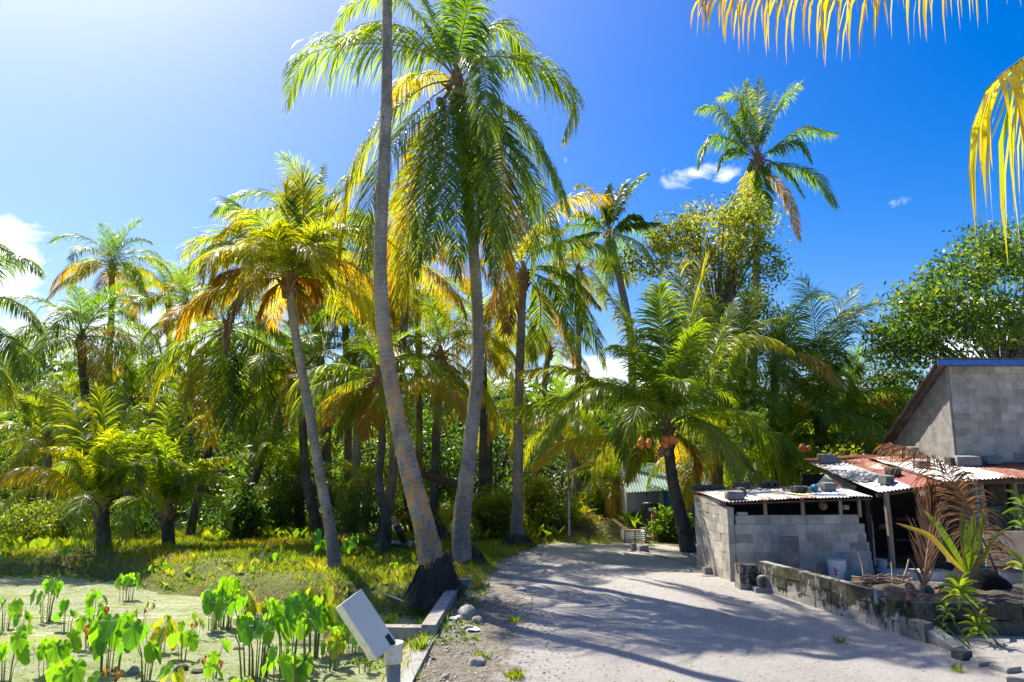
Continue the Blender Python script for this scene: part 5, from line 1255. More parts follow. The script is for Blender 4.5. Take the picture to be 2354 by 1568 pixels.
for k, (px, py, sx, sy, sz, rz, lab, m) in enumerate([
    (2165, 1494, .22, .2, .13, .3, 'dark chunk of stone at the foot of the broken wall end', M_BLOCKD),
    (2225, 1506, .42, .26, .07, -.1, 'flat kerb piece nearest the wall end, partly buried in sand', M_CONC),
    (2262, 1520, .30, .28, .08, .3, 'broken kerb piece in the middle of the row beyond the wall', M_CONC),
    (2315, 1546, .62, .2, .08, -.62, 'long broken kerb piece at the lower right corner', M_CONC),
    (1616, 1312, .26, .2, .16, .1, 'rough stone at the outer foot of the shed side wall', M_CONC),
    (1610, 1288, .16, .16, .5, .1, 'narrow block set upright against the shed side wall', M_CONC),
    (1471, 1264, .34, .28, .20, .2, 'rough block lying by the kerb on the right of the road end', M_CONC),
    (1450, 1262, .16, .14, .24, .2, 'thin upright stone next to the rough block by the kerb', M_CONC),
    (1080, 1408, .34, .26, .20, .2, 'large rounded stone with dry grass on it near the left kerb', M_CORAL),
    (1102, 1418, .20, .17, .11, .5, 'smaller pale stone against the large rounded one', M_CORAL),
    (1081, 1432, .24, .12, .08, .1, 'flat dark stone below the large rounded one', M_CORAL),
    (1102, 1505, .24, .2, .10, .7, 'low earthy stone in the rough verge near the bottom', M_CORAL),
    (1032, 1532, .10, .09, .06, .2, 'small grey stone in the verge at the bottom edge', M_CORAL),
    (942, 1534, .06, .05, .04, .2, 'pebble lying on the pale concrete strip', M_CORAL),
    (300, 1551, .16, .12, .09, .2, 'purplish grey stone in the pond near the bottom', M_CORAL),
    (410, 1545, .17, .14, .08, .5, 'dark stone in the pond right of the purplish one', M_BLOCKD),
    (450, 1549, .18, .12, .05, .1, 'flat dark stone in the pond', M_BLOCKD),
    (862, 1533, .13, .1, .08, .2, 'rounded grey stone on the muddy shore behind the post', M_CORAL),
    (545, 1494, .2, .1, .03, .1, 'low flat piece of wood-like stone in the algae', M_BLOCKD),
    ]):
    p = GH(px, py) if px > 850 else G(px, py, PZ); s = MB(); s.blob(p + Vector((0, sy * .5, sz * .30)), (sx / 2, sy / 2, sz * .75), rng=random.Random(90 + k), rough=.13 if m is not M_CONC else .09, M=Matrix.Rotation(rz, 3, 'Z'), nu=16, nv=10)
    if m is M_CONC or k == 0:
        v = s.v; c = p + Vector((0, sy * .5, sz * .3)); out = []
        for q in v:
            d = Matrix.Rotation(-rz, 3, 'Z') @ (Vector(q) - c); d = Vector([max(-l * .86, min(l * .86, e * 1.35)) for e, l in zip(d, (sx / 2, sy / 2, sz * .75))]); out.append(tuple(c + Matrix.Rotation(rz, 3, 'Z') @ d))
        s.v = out
    tag(s.build('stone', m, smooth=(m is M_CORAL)), lab, 'stone', GR)

# ---- things in the yard
def bucket(p, r, h, mat, label, name='bucket', cat='bucket', flare=1.15, handle=True, print_=False, open_=True):
    root = thing(name, label, cat, p); n = 24; prof = [(0, 0), (r, 0), (r * (1 + (flare - 1) * .9), h * .86), (r * flare * 1.04, h * .86), (r * flare * 1.05, h * .9), (r * flare, h * .9), (r * flare * 1.0, h), (r * flare * 1.05, h), (r * flare * 1.05, h * 1.01), (r * flare * .95, h), (r * .93, h * .05), (0, h * .05)]
    V = []; 
    for (rr, z) in prof:
        for j in range(n): a = 6.2832 * j / n; V.append((rr * math.cos(a), rr * math.sin(a), z))
    Fs = [(i * n + j, i * n + (j + 1) % n, (i + 1) * n + (j + 1) % n, (i + 1) * n + j) for i in range(len(prof) - 1) for j in range(n)]
    link('body', mk_mesh('body', V, Fs, mat), root)
    if handle: s = MB(); s.tube([Vector(p) + Vector((math.cos(a) * r * flare * 1.07, -abs(math.sin(a)) * r * flare * 1.0 - .0, h * .88 - math.sin(a) * h * .35)) for a in np.linspace(0, math.pi, 12)], .004, 5); s.build('handle', M_WHITE, root)
    if print_:
        s = MB(); rf = r * 1.075
        for (a0, a1, z0, z1) in ((-2.35, -2.1, .42, .66), (-2.28, -2.02, .28, .40), (-2.05, -1.92, .46, .58)):
            pts = []
            for z in (z0, z1):
                for k in range(6): a = a0 + (a1 - a0) * k / 5; q = r * (1 + (flare - 1) * z) + .003; pts.append(Vector(p) + Vector((math.cos(a) * q, math.sin(a) * q, h * z)))
            s.add(pts, [(k, k + 1, 7 + k, 6 + k) for k in range(5)])
        s.build('label_print', M_REDP, root)
    return root
p = W(1925, 1320, 14.85); bucket((p.x, p.y, .08), .165, .42, M_BUCKET, 'white plastic bucket with red print in front of the shed block wall', print_=True)
s = MB(); s.box((p.x, p.y, .03), (.5, .4, .10), .1); tag(s.build('flat_block', M_BLOCKD), 'flat dark block under the white bucket with red print', 'block')
p = W(2024, 1296, 16.2); bucket((p.x, p.y, .04), .12, .27, M_BUCKET, 'dirty white bucket inside the dark open shed', handle=True)
p = W(1974, 1322, 14.5); bucket((p.x, p.y, .0), .19, .24, M_BASIN, 'green plastic basin beside the white bucket', 'basin', 'basin', flare=1.18, handle=False)
p = W(2016, 1318, 14.7); bucket((p.x, p.y, .0), .17, .14, M_PINK, 'faded pink basin right of the green one', 'basin', 'basin', flare=1.2, handle=False)
fp = thing('firewood_pile', 'heap of cut branches and sticks in front of the dark open shed', 'firewood', tuple(G(2040, 1372) + Vector((0, .0, 0))))
rg = random.Random(17)
for k in range(58):
    c = W(rg.uniform(1990, 2085), rg.uniform(1322, 1352), rg.uniform(12.6, 13.5)); a = rg.gauss(.35, .5); e = rg.gauss(.05, .18); L = rg.uniform(.3, .75); d = Vector((math.cos(a) * math.cos(e), math.sin(a) * .6, math.sin(e))) * L / 2; r = rg.uniform(.010, .024)
    s = MB(); s.tube([c - d, c + Vector((0, 0, rg.uniform(-.03, .03))), c + d], [r, r * .95, r * .8], 6); s.build('stick', (M_WOOD, M_DWOOD, M_BARK, M_WOOD)[k % 4], fp)
for (x0, y0, x1, y1) in ((1985, 1323, 1972, 1266), (2050, 1340, 2048, 1292), (2074, 1335, 2089, 1286), (1990, 1318, 2008, 1326)):
    s = MB(); s.tube([W(x0, y0, 12.9), W((x0 + x1) / 2 + 2, (y0 + y1) / 2, 12.95), W(x1, y1, 13)], [.02, .018, .014], 6); s.build('stick', M_WOOD, fp)
s = MB(); s.box(tuple(G(2040, 1372) + Vector((0, .3, .15))), (.9, .5, .3), .1, jit=.05, rng=rg); s.build('log_core', M_DWOOD, fp)
p = W(2300, 1262, 14.6); s = MB(); a, b_ = W(2258, 1221, 14.7), W(2440, 1301, 14.7); s.box(((a.x + b_.x) / 2, 14.7, (a.z + b_.z) / 2), (b_.x - a.x, .03, a.z - b_.z)); tag(s.build('painted_board', M_BOARD), 'cream board painted with blue flower spots at the front of the open shed', 'board')
a, b_ = W(2328, 1287, 14.66), W(2440, 1301, 14.66); s = MB(); s.box(((a.x + b_.x) / 2, 14.66, (a.z + b_.z) / 2), (b_.x - a.x, .02, a.z - b_.z)); tag(s.build('blue_strip', M_BLUE), 'blue strip of board at the foot of the flower-painted board', 'board')
a = W(2290, 1303, 14.7); s = MB(); s.box((a.x + 1.3, 14.8, .15), (2.8, .6, .26)); tag(s.build('concrete_step', M_CONC), 'concrete step under the flower-painted board', 'step')
# black tarp heap and husks
s = MB(); s.blob(W(2262, 1350, 12.3), (.46, .34, .36), rng=random.Random(5), rough=.16, nu=20, nv=12); s.blob(W(2215, 1340, 12.5), (.25, .3, .28), rng=random.Random(6), rough=.16, nu=16, nv=10); tag(s.build('tarpaulin', simple('black_tarp', (.002, .002, .002), (.005, .005, .006), 5, 1.0, .6, 20, .04), smooth=True), 'crumpled black tarpaulin heap behind the broad-leaved seedling', 'tarpaulin')
for k in range(26):
    px = 2060 + (k * 37) % 150; py = 1362 + (k * 13) % 22 - (px - 2060) * .0; Y = 11.1 + (k * 7 % 9) * .1; q = W(px, py, Y); q.z = .42 + (k % 3) * .035
    if k in (3, 11, 19): continue
    s = MB(); s.blob(q, (.085, .075, .06), rng=random.Random(200 + k), rough=.14, M=Matrix.Rotation(k * 1.3, 3, 'Z') @ Matrix.Rotation(k * .7, 3, 'X')); tag(s.build('coconut_husk', (M_HUSK, M_HUSK, M_BARK)[k % 3], smooth=True), 'brown coconut husk in the row heaped behind the dark low wall', 'husk', 'coconut husks heaped on the bed')
# dead fronds
C = catmull([W(*q) for q in ((2306, 1352, 12.3), (2268, 1262, 12.1), (2231, 1173, 11.9), (2200, 1121, 11.8), (2158, 1067, 11.7), (2094, 1034, 11.6), (2030, 1020, 11.5))], 26)
o = link('dead_frond', frond_mesh('dead_frond', [p - C[0] for p in C], nl=115, leafL=.92, width=.028, droop=.8, tone=1, seed=3, rr=.018, bare=.1, tipgold=0, pmat=M_HUSK), None, C[0]); tag(o, 'long brown dead palm frond arching left over the corner of the rusty roof', 'palm frond')
C = catmull([W(*q) for q in ((2122, 1366, 11.6), (2128, 1300, 11.65), (2138, 1210, 11.8), (2142, 1122, 11.9))], 20)
o = link('dead_frond', frond_mesh('dead_frond', [p - C[0] for p in C], nl=54, leafL=.8, width=.03, droop=-.05, vee=.1, tone=1, seed=4, rr=.02, bare=.05, tipgold=0, gap=.1, fwd=.62, pmat=M_HUSK), None, C[0]); tag(o, 'dry greyish brown frond standing upright right of the firewood heap', 'palm frond')
# broad strap-leaf plants
M_SEED = leaf_mat('seedling_leaf', [(0, (.05, .10, .015)), (.4, (.10, .15, .02)), (.6, (.20, .17, .03)), (.8, (.30, .16, .03)), (1, (.2, .11, .05))], [(0, (.10, .26, .01)), (.4, (.26, .40, .012)), (.6, (.50, .42, .02)), (.8, (.5, .25, .02)), (1, (.2, .1, .04))], rough=.42, tfac=.36, nscale=5)
def strap(mb, pts, w, tone, fold=.25, seed=0):
    """long pleated blade: nine points across, ribbed, with a notched dry tip"""
    P = catmull(pts, 18); n = len(P); V = []; T = []; rg = random.Random(seed); K = 9
    for i, p in enumerate(P):
        t = (P[min(i + 1, n - 1)] - P[max(0, i - 1)]).normalized(); sd = t.cross(Vector((0, -1, .25))).normalized() if abs(t.dot(Vector((0, -1, .25)).normalized())) < .95 else Vector((1, 0, 0)); up = sd.cross(t)
        s_ = i / (n - 1); ww = w * (math.sin(math.pi * min(1, s_ ** .8 * .97 + .03)) ** .7 * .96 + .04) * (1 if s_ > .12 else .35 + s_ * 4)
        for k in range(K):
            u = k / (K - 1) - .5
            V.append(p + sd * ww * u + up * (fold * ww * abs(u) + (ww * .055 if k % 2 else 0)) + t * (w * .35 * rg.uniform(-1, 1) if i == n - 1 else 0))
            T.append(tone + (.22 if s_ > .86 else 0) + .10 * abs(u) + rg.uniform(-.03, .03))
    Fs = [(i * K + k, i * K + k + 1, (i + 1) * K + k + 1, (i + 1) * K + k) for i in range(n - 1) for k in range(K - 1)]
    mb.add(V, Fs, T)
def strap_plant(label, base, leaves, w, mat, name='plant', cat='plant', stem=None, group=None):
    root = thing(name, label, cat, base, group=group)
    if stem: s = MB(); s.tube(stem[0], stem[1], 7); s.build('stem', M_STALK, root)
    for k, (pts, tn, ww) in enumerate(leaves):
        s = MB(); strap(s, pts, w * ww, tn, seed=k); s.build('leaf', mat, root, smooth=False)
    return root
B0 = W(2224, 1322, 11.35); bb = W(2224, 1366, 11.35); bb.z = .40
def LW(*pp): return [B0] + [W(a, b, 11.35 + c) for a, b, c in pp]
strap_plant('sprouting coconut seedling with broad yellow-green leaves in the bed before the open shed', tuple(bb), [
    (LW((2190, 1262, -.2), (2155, 1208, -.3), (2122, 1172, -.3)), .30, 1.1), (LW((2185, 1285, -.4), (2140, 1235, -.5), (2095, 1215, -.55), (2058, 1202, -.6)), .56, .95),
    (LW((2214, 1260, .1), (2210, 1205, .2), (2212, 1165, .2)), .52, .9), (LW((2228, 1262, -.1), (2234, 1210, -.15), (2238, 1178, -.15)), .50, 1.3), (LW((2240, 1262, 0), (2256, 1205, 0), (2262, 1160, 0)), .33, 1.05),
    (LW((2258, 1285, -.2), (2282, 1240, -.3), (2318, 1212, -.35)), .5, .7), (LW((2200, 1290, .2), (2170, 1250, .3), (2160, 1228, .35)), .3, .9), (LW((2236, 1285, -.4), (2250, 1245, -.5), (2252, 1215, -.5)), .4, .9), (LW((2222, 1270, -.4), (2220, 1225, -.5), (2224, 1195, -.5)), .35, 1.0)],
    .105, M_SEED, 'coconut_seedling', 'seedling', stem=([bb, (bb + B0) / 2, B0 + Vector((0, 0, .08))], [.05, .035, .02]))
def rosette(label, px, py, Y, r, n, tn, basepx, seed, name='plant', group='small plants before the dark low wall'):
    rg = random.Random(seed); c = W(px, py, Y); b = GH(*basepx) if basepx[1] > 1400 else W(*basepx, Y); L = []
    for k in range(n):
        a = k * 2.4; e = .9 - 1.3 * k / n; d = Vector((math.cos(a) * math.cos(e), math.sin(a) * math.cos(e), math.sin(e)))
        s0 = c - Vector((0, 0, .05 * k / n * 4)); L.append(([s0, s0 + d * r * .5 + Vector((0, 0, .02)), s0 + d * r - Vector((0, 0, r * .15))], tn + rg.uniform(-.1, .1), 1))
    return strap_plant(label, tuple(b), L, r * .20, M_FERN, name, 'plant', stem=([b, b.lerp(c, .5) + Vector((-.02, 0, 0)), c], [.014, .011, .009]), group=group)
rosette('leafy green plant with rosette of narrow leaves highest before the dark wall', 2205, 1345, 10.2, .30, 22, .42, (2238, 1462), 1)
rosette('lower rosette plant with narrow leaves at the sandy foot of the dark wall', 2247, 1425, 10.1, .27, 18, .42, (2246, 1466), 2)
rosette('slim plant with a few leaves left of the two rosette plants', 2172, 1388, 10.2, .17, 10, .35, (2175, 1460), 3)
rosette('small round-leaved weed at the foot of the slim plant', 2166, 1432, 10.0, .13, 8, .3, (2176, 1468), 4)
rosette('thin bare-stemmed plant with drooping leaves at the right edge by the dark wall', 2352, 1290, 10.1, .34, 9, .5, (2304, 1462), 5)
rosette('leafy branch tips entering from the right edge in front of the open shed', 2352, 1150, 10.3, .30, 12, .35, (2360, 1470), 6)
rosette('lower of the leafy tips at the right edge in front of the painted board', 2350, 1195, 10.4, .28, 9, .35, (2372, 1470), 7)

for o in [o for o in COL.objects if o not in _before and o.parent is None]: o.location.y += YS
W, GH, G = _W, _GH, _G
# ---- far end of the road
p = GH(1505, 1242); bp = thing('bollard', 'terracotta painted post with dark cap standing at the far right of the road', 'post', tuple(p))
s = MB(); s.bbox(p + Vector((0, 0, .46)), (.15, .15, .92), .01); s.build('shaft', M_TERRA, bp); s = MB(); s.box(p + Vector((0, 0, .47)), (.156, .156, .025)); s.build('white_band', M_WHITE, bp)
s = MB(); s.bbox(p + Vector((0, 0, .935)), (.24, .24, .035), .006); s.tube([p + Vector((0, 0, .95)), p + Vector((0, 0, 1.0))], [.09, .03], 4); s.build('cap', M_BLOCKD, bp)
p = GH(1309, 1245); pl = thing('utility_pole', 'thin pole with peeling white and blue patches at the far end of the road', 'pole', tuple(p))
s = MB(); s.tube([p, p + Vector((0, 0, 1.6))], [.038, .036], 10); m = MT('peeling_pole_paint'); M_PEEL = m.done(m.ramp(m.noise(9, 5, .7), [(.40, (.04, .04, .04)), (.46, (.5, .5, .48)), (.56, (.45, .45, .44)), (.6, (.03, .25, .33))]), .6); s.build('painted_base', M_PEEL, pl, smooth=True)
s = MB(); s.tube([p + Vector((0, 0, 1.6)), p + Vector((-.01, 0, 3.3))], [.030, .025], 8); s.build('shaft', M_CONC, pl, smooth=True)
c = GH(1456, 1244); tr = thing('slatted_planter', 'low white slatted enclosure with terracotta top at the edge of the road end', 'planter', tuple(c))
for side in range(4):
    s = MB()
    for k in range(5):
        z = .05 + k * .065
        if side < 2: s.box(c + Vector((0, (-.3, .3)[side], z)), (.66, .03, .045), .03)
        else: s.box(c + Vector(((-.33, .33)[side - 2], 0, z)), (.03, .60, .045), .03)
    s.build('slat_panel', M_WHITE, tr)
for (x, y) in ((-.33, -.3), (0, -.32), (.33, -.3), (.33, .3), (-.33, .3)): s = MB(); s.box(c + Vector((x, y - .02, .19)), (.04, .03, .40)); s.build('corner_post', M_CONC, tr)
s = MB(); s.box(c + Vector((-.08, -.3, .37)), (.5, .06, .03)); s.build('top_rail', M_TERRA, tr)
s = MB(); a, b_ = GH(1485, 1240), GH(1600, 1241); s.bbox((a + b_) / 2 + Vector((0, .1, .03)), ((b_ - a).length, .14, .14), .01); tag(s.build('kerb', M_CONC), 'low concrete kerb behind the terracotta post', 'kerb')
s = MB(); a, b_ = GH(1462, 1268), GH(1606, 1303); d = b_ - a; s.bbox((a + b_) / 2 + Vector((0, 0, .0)), (d.length, .12, .08), .01, rz=math.atan2(d.y, d.x)); tag(s.build('kerb', M_CONC), 'thin buried kerb running towards the shed along the right of the road', 'kerb')
# brown mound of husks and twigs
s = MB(); rg = random.Random(77)
for k in range(420):
    q = Vector((rg.gauss(2.35, .75), rg.gauss(23.6, .5), 0)); q.z = hz0[0](q.x, q.y) + rg.uniform(.0, .12); a = rg.uniform(0, 6.28); L = rg.uniform(.1, .35); s.tube([q, q + Vector((math.cos(a) * L, math.sin(a) * L, rg.uniform(-.03, .08)))], rg.uniform(.006, .014), 3, tone=rg.random())
tag(s.build('brushwood', M_HUSK), 'heap of dry brown twigs and husks on the mound at the road end', 'brushwood', kind='stuff')
# house behind the end of the road
hb = thing('small_house', 'pale house with green corrugated roof and blue wall panel seen behind the leaning trunk', 'house', tuple(W(1540, 1215, 24.6)))
Yb = 24.6
def P3(px, py, Y=Yb): return W(px, py, Y)
s = MB(); a, b_ = P3(1440, 1128), P3(1640, 1128); s.box(((a.x + b_.x) / 2, Yb + 1.5, .75), (b_.x - a.x, 2.9, 1.62)); s.build('wall', M_WHITEW, hb)
s = MB(); a, b_ = P3(1524, 1126), P3(1549, 1205); s.box(((a.x + b_.x) / 2, Yb - .02, .78), (b_.x - a.x, .06, 1.5)); s.build('blue_panel', M_BLUE, hb)
s = MB(); a, b_ = P3(1570, 1126), P3(1612, 1205); s.box(((a.x + b_.x) / 2, Yb - .02, .78), (b_.x - a.x, .06, 1.5)); s.build('blue_panel', M_BLUE, hb)
s = MB(); a = P3(1517, 1126); s.box((a.x, Yb - .12, .8), (.14, .14, 1.6)); s.build('pillar', M_WHITEW, hb)
s = MB(); corr(s, (P3(1432, 1134).x, Yb - .6, 1.45), (P3(1650, 1122).x, Yb - .6, 1.62), (P3(1650, 1122).x, Yb + 1.6, 2.45), (P3(1440, 1122).x, Yb + 1.6, 2.25), 34, amp=.02); s.build('roof', M_GREENROOF, hb)
a = P3(1496, 1190, 23.9); tk = thing('water_tank', 'black plastic water tank standing before the pale house wall', 'tank', (a.x, a.y, 0)); s = MB()
zs = np.linspace(0.3, 1.12, 12); s.tube([Vector((a.x, a.y, z)) for z in zs], [.30 + (.012 if i % 2 else 0) for i in range(12)], 20); s.build('body', M_TANK, tk, smooth=True)
s = MB(); s.box((a.x, a.y, .15), (.7, .7, .3)); s.build('plinth', M_CONC, tk); s = MB(); s.box((a.x - .02, a.y - .315, .92), (.2, .01, .09)); s.build('plate', M_WHITE, tk)
s = MB(); a, b_ = W(1372, 1142, 28), W(1402, 1190, 28); 
for k in range(8): s.box((a.x + (b_.x - a.x) * (k + .5) / 8, 28, .8), (abs(b_.x - a.x) / 8 - .01, .03, 1.7))
tag(s.build('fence', M_BLUEF), 'blue sheet fence seen between the mound shrubs', 'fence')

# ---- left side: kerb wall, strip, debris
kw = thing('kerb_wall', 'weathered mossy concrete kerb wall between the pond and the road, bent at both ends', 'kerb', tuple(G(1000, 1440)))
a, b_ = GH(1062, 1356), GH(1004, 1462); a.x -= .13; b_.x -= .13; d = b_ - a; s = MB(); s.bbox((a + b_) / 2 + Vector((0, 0, -.05)), (d.length, .23, .40), .02, rz=math.atan2(d.y, d.x)); s.build('coping', M_CONC, kw)
e = GH(900, 1475); s = MB(); f = Vector((b_.x + .1, b_.y + .05, 0)); g_ = Vector((G(900, 1443, .12).x, f.y + .05, 0)); d = g_ - f; s.bbox((f + g_) / 2 + Vector((-.14, .05, -.18)), (d.length, .2, .64), .015, rz=math.atan2(d.y, d.x)); s.build('return_wall', M_BLOCKM, kw)
s = MB(); f = GH(1080, 1358); s.bbox(f + Vector((-.35, .12, .0)), (.75, .2, .42), .015, rz=.1); s.build('far_return', M_CONC, kw)
s = MB(); A = [GH(958, 1479), GH(996, 1479), GH(948, 1575), GH(918, 1575), GH(905, 1720), GH(870, 1720)]
P_ = [A[0], A[1], A[2], A[3], A[4], A[5]]
top = [p + Vector((0, 0, .05)) for p in P_]; bot = [p + Vector((0, 0, -.5)) for p in P_]
s.add(top + bot, [(0, 3, 2, 1), (3, 5, 4, 2), (0, 6, 9, 3), (3, 9, 11, 5), (1, 2, 8, 7), (2, 4, 10, 8), (0, 1, 7, 6), (5, 11, 10, 4)]); tag(s.build('concrete_strip', simple('pale_concrete_strip', (.22, .21, .20), (.36, .345, .33), 5, .93, .5, 40)), 'pale flat concrete strip at the edge of the road beside the post', 'kerb')
s = MB(); a, b_ = GH(776, 1240), GH(868, 1240); s.tube([a + Vector((0, 0, .12)), (a + b_) / 2 + Vector((0, 0, .09)), b_ + Vector((0, 0, .13))], [.075, .085, .08], 9); tag(s.build('log', M_BARK), 'fallen grey log lying in front of the dense round bush', 'log')
s = MB(); s.tube([GH(932, 1250), W(915, 1215, 18.6), W(903, 1190, 18.9)], [.11, .10, .07], 8); tag(s.build('dead_stump', M_ROOT), 'dark dead trunk piece leaning right of the wide orange-brown palm foot', 'log')
s = MB(); s.tube([W(961, 1088, 22), W(1016, 1103, 22), W(1050, 1112, 22)], [.12, .12, .1], 8); s.tube([W(1050, 1112, 22), W(1052, 1200, 22)], [.05, .06], 6); tag(s.build('fallen_trunk', M_DWOOD), 'dark fallen trunk propped level between the two thick palm trunks', 'log')
s = MB(); a = GH(918, 1264); V = []; rg = random.Random(4)
for i in range(7):
    for j in range(25): V.append(a + Vector((-.7 + j * .055, -.2 + i * .12, .10 + .022 * math.sin(j * 1.9) + .08 * math.sin(i * 1.1 + j * .18) + .05 * (j / 25))))
Fs = [(i * 25 + j, i * 25 + j + 1, (i + 1) * 25 + j + 1, (i + 1) * 25 + j) for i in range(6) for j in range(24)]; nV = len(V); V += [v - Vector((0, 0, .006)) for v in V]; Fs += [tuple(x + nV for x in f[::-1]) for f in Fs]
s.add(V, Fs); tag(s.build('tin_sheet', M_TIN), 'crumpled bluish corrugated tin sheet lying between the palm feet', 'metal sheet')
for k, (x0, y0, x1, y1, r, lab) in enumerate([(884, 1368, 928, 1385, .02, 'pale weathered stick lying in the grass near the pond'), (932, 1262, 985, 1274, .045, 'dark rotten piece of wood by the tin sheet'), (925, 1275, 975, 1268, .03, 'second dark piece of wood under the tin sheet'), (1010, 1225, 1030, 1212, .03, 'short branch behind the palm sapling')]):
    s = MB(); a, b_ = GH(x0, y0), GH(x1, y1); s.tube([a + Vector((0, 0, r)), (a + b_) / 2 + Vector((0, 0, r * 1.6)), b_ + Vector((0, 0, r))], [r, r * 1.1, r * .6], 6); tag(s.build('stick', (M_PALE, M_DWOOD, M_DWOOD, M_WOOD)[k]), lab, 'stick')
for k, (px, py, lab) in enumerate([(1049, 1424, 'crumpled white wrapper with a red mark beside the flat stones'), (1197, 1357, 'white scrap on the road edge near the debris'), (1087, 1451, 'flat white scrap in the rough verge')]):
    p = GH(px, py); s = MB(); s.blob(p + Vector((0, 0, .03)), (.11, .07, .03), rng=random.Random(k), rough=.3); tag(s.build('litter', M_CLOTHW), lab, 'litter')
for k, (px, py, n, lab) in enumerate([(1180, 1432, 26, 'small green weed tuft at the left edge of the road'), (1185, 1560, 40, 'grassy weed patch at the bottom of the road verge'), (1110, 1515, 20, 'weed tuft beside the low earthy stone'), (1930, 1478, 14, 'tiny weed in the sand before the low wall end'), (2200, 1545, 16, 'weed tuft in the sand near the kerb pieces'), (965, 1500, 60, 'dense grass tuft growing below the kerb wall'), (930, 1470, 60, 'grass clump against the bank under the kerb wall')]):
    p = GH(px, py); rg = random.Random(k + 5); s = MB()
    for j in range(n * 3):
        q = p + Vector((max(-.1, min(.1, rg.gauss(0, .05))), max(-.1, min(.1, rg.gauss(0, .05))), 0)); h = rg.uniform(.04, .13) * (2.0 if n == 60 else 1); d = Vector((rg.gauss(0, .5), rg.gauss(0, .5), 1)) * h; w_ = Vector((rg.uniform(-1, 1), rg.uniform(-1, 1), 0)) * .012
        s.add([q, q + d * .5 + w_, q + d, q + d * .5 - w_], [(0, 1, 2, 3)], tone=rg.uniform(.3, .6))
    tag(s.build('weed', M_FERN), lab, 'weed', 'weeds along the road', 'stuff' if n == 60 else None)
# gravel scattered on the road and verge
rs = np.random.RandomState(77); VV = []; FF = []; TT = []; oc = np.array([(1, 0, 0), (0, 1, 0), (-1, 0, 0), (0, -1, 0), (0, 0, .7), (0, 0, -.7)], dtype=float); of = np.array([(0, 1, 4), (1, 2, 4), (2, 3, 4), (3, 0, 4), (1, 0, 5), (2, 1, 5), (3, 2, 5), (0, 3, 5)])
nn_ = 5200; left = rs.rand(nn_) < .72; Yp = np.where(left, rs.uniform(7.6, 14.5, nn_), rs.uniform(7.5, 20, nn_))
xl = np.interp(Yp, [p[1] for p in road_left][::-1], [p[0] for p in road_left][::-1]); Xp = np.where(left, xl + np.abs(rs.normal(.5, .75, nn_)), rs.uniform(-.5, 9, nn_)); Zp = hz0[0].arr(Xp, Yp)
for i in range(nn_):
    r = rs.uniform(.006, .022) * (1.5 if left[i] and rs.rand() < .15 else 1); VV.append(oc * r * rs.uniform(.7, 1.3, (6, 3)) + np.array([Xp[i], Yp[i], Zp[i] + r * .3])); FF.append(of + 6 * i); TT += [rs.rand()] * 6
tag(link('gravel', mk_mesh('gravel', np.concatenate(VV), np.concatenate(FF), M_CORAL, {'tone': TT})), 'loose coral gravel scattered over the road and its rough verge', 'gravel', kind='stuff')

# dry leaves on the road and verge, flecks on the pond
rs = np.random.RandomState(78); n = 900
Yp = rs.uniform(7.8, 21, n); xl = np.interp(Yp, [p[1] for p in road_left][::-1], [p[0] for p in road_left][::-1]); Xp = xl + np.abs(rs.normal(0, 1.5, n)) * rs.choice([1, 1, 3], n); Zp = hz0[0].arr(Xp, Yp) + .02
V, Fq, ton = leaf_cloud(rs, np.stack([Xp, Yp, Zp], -1), 1, .01, .07, .0, lambda P, b, r_, n: .75 + r_.normal(0, .15, n), aspect=.4); V = V.reshape(-1, 4, 3); V[:, :, 2] = V[:, :1, 2] + (V[:, :, 2] - V[:, :1, 2]) * .3
tag(link('leaf_litter', mk_mesh('leaf_litter', V.reshape(-1, 3), Fq, M_SEED, {'tone': ton})), 'small dry brown leaves and scraps strewn over the road and its verge', 'leaf litter', kind='stuff')
n = 16000; Xp = rs.uniform(-14, -.6, n); Yp = 7.5 + 9.5 * rs.rand(n) ** 1.2; k = inside(Xp, Yp, pond_poly) & (vnoise(Xp, Yp, 1.6, 61) * .6 + vnoise(Xp, Yp, 6, 62) * .4 > .47); Xp, Yp = Xp[k], Yp[k]
V, Fq, ton = leaf_cloud(rs, np.stack([Xp, Yp, np.full(len(Xp), PZ + .008)], -1), 1, .02, .035, .0, lambda P, b, r_, n: np.where(r_.rand(n) < .25, .8, .35) + r_.normal(0, .1, n), aspect=.8); V = V.reshape(-1, 4, 3); V[:, :, 2] = PZ + .006 + np.abs(V[:, :, 2] - V[:, :1, 2]) * .35
tag(link('floating_weed', mk_mesh('floating_weed', V.reshape(-1, 3), Fq, M_SEED, {'tone': ton})), 'tiny floating weed and brown scraps covering the pond surface', 'pond weed', kind='stuff')

# ---- tilted box on a pipe post, foreground
p = W(905, 1520, 4.9); bx = thing('meter_box', 'tilted cream metal box on a plastic pipe post at the edge of the pond', 'box', (p.x, p.y, hz(p.x, p.y)))
s = MB(); s.tube([Vector((p.x, p.y, -.5)), Vector((p.x, p.y, 1.43))], [.048, .048], 24); s.build('post', M_PVC, bx, smooth=True)
s = MB(); s.tube([W(904, 1522, 4.9), W(903.5, 1486, 4.9)], [.062, .064], 28); s.tube([W(903.5, 1486, 4.9), W(903.3, 1477, 4.9)], [.070, .071], 28); s.build('collar', M_BOX, bx, smooth=False)
s = MB(); s.tube([W(897, 1506, 4.83), W(897, 1506, 4.80)], [.004, .004], 8); s.build('screw', M_BLACK, bx)
a_ = Vector((.59, 0, -.81)); b2 = Vector((.81, 0, .59)); ph = R(36); n1 = Vector((0, -1, 0)) * math.cos(ph) + b2 * math.sin(ph); n2 = -b2 * math.cos(ph) + Vector((0, -1, 0)) * math.sin(ph)
M3 = Matrix((a_, n1, n2)).transposed(); cc = W(840, 1437, 4.88)
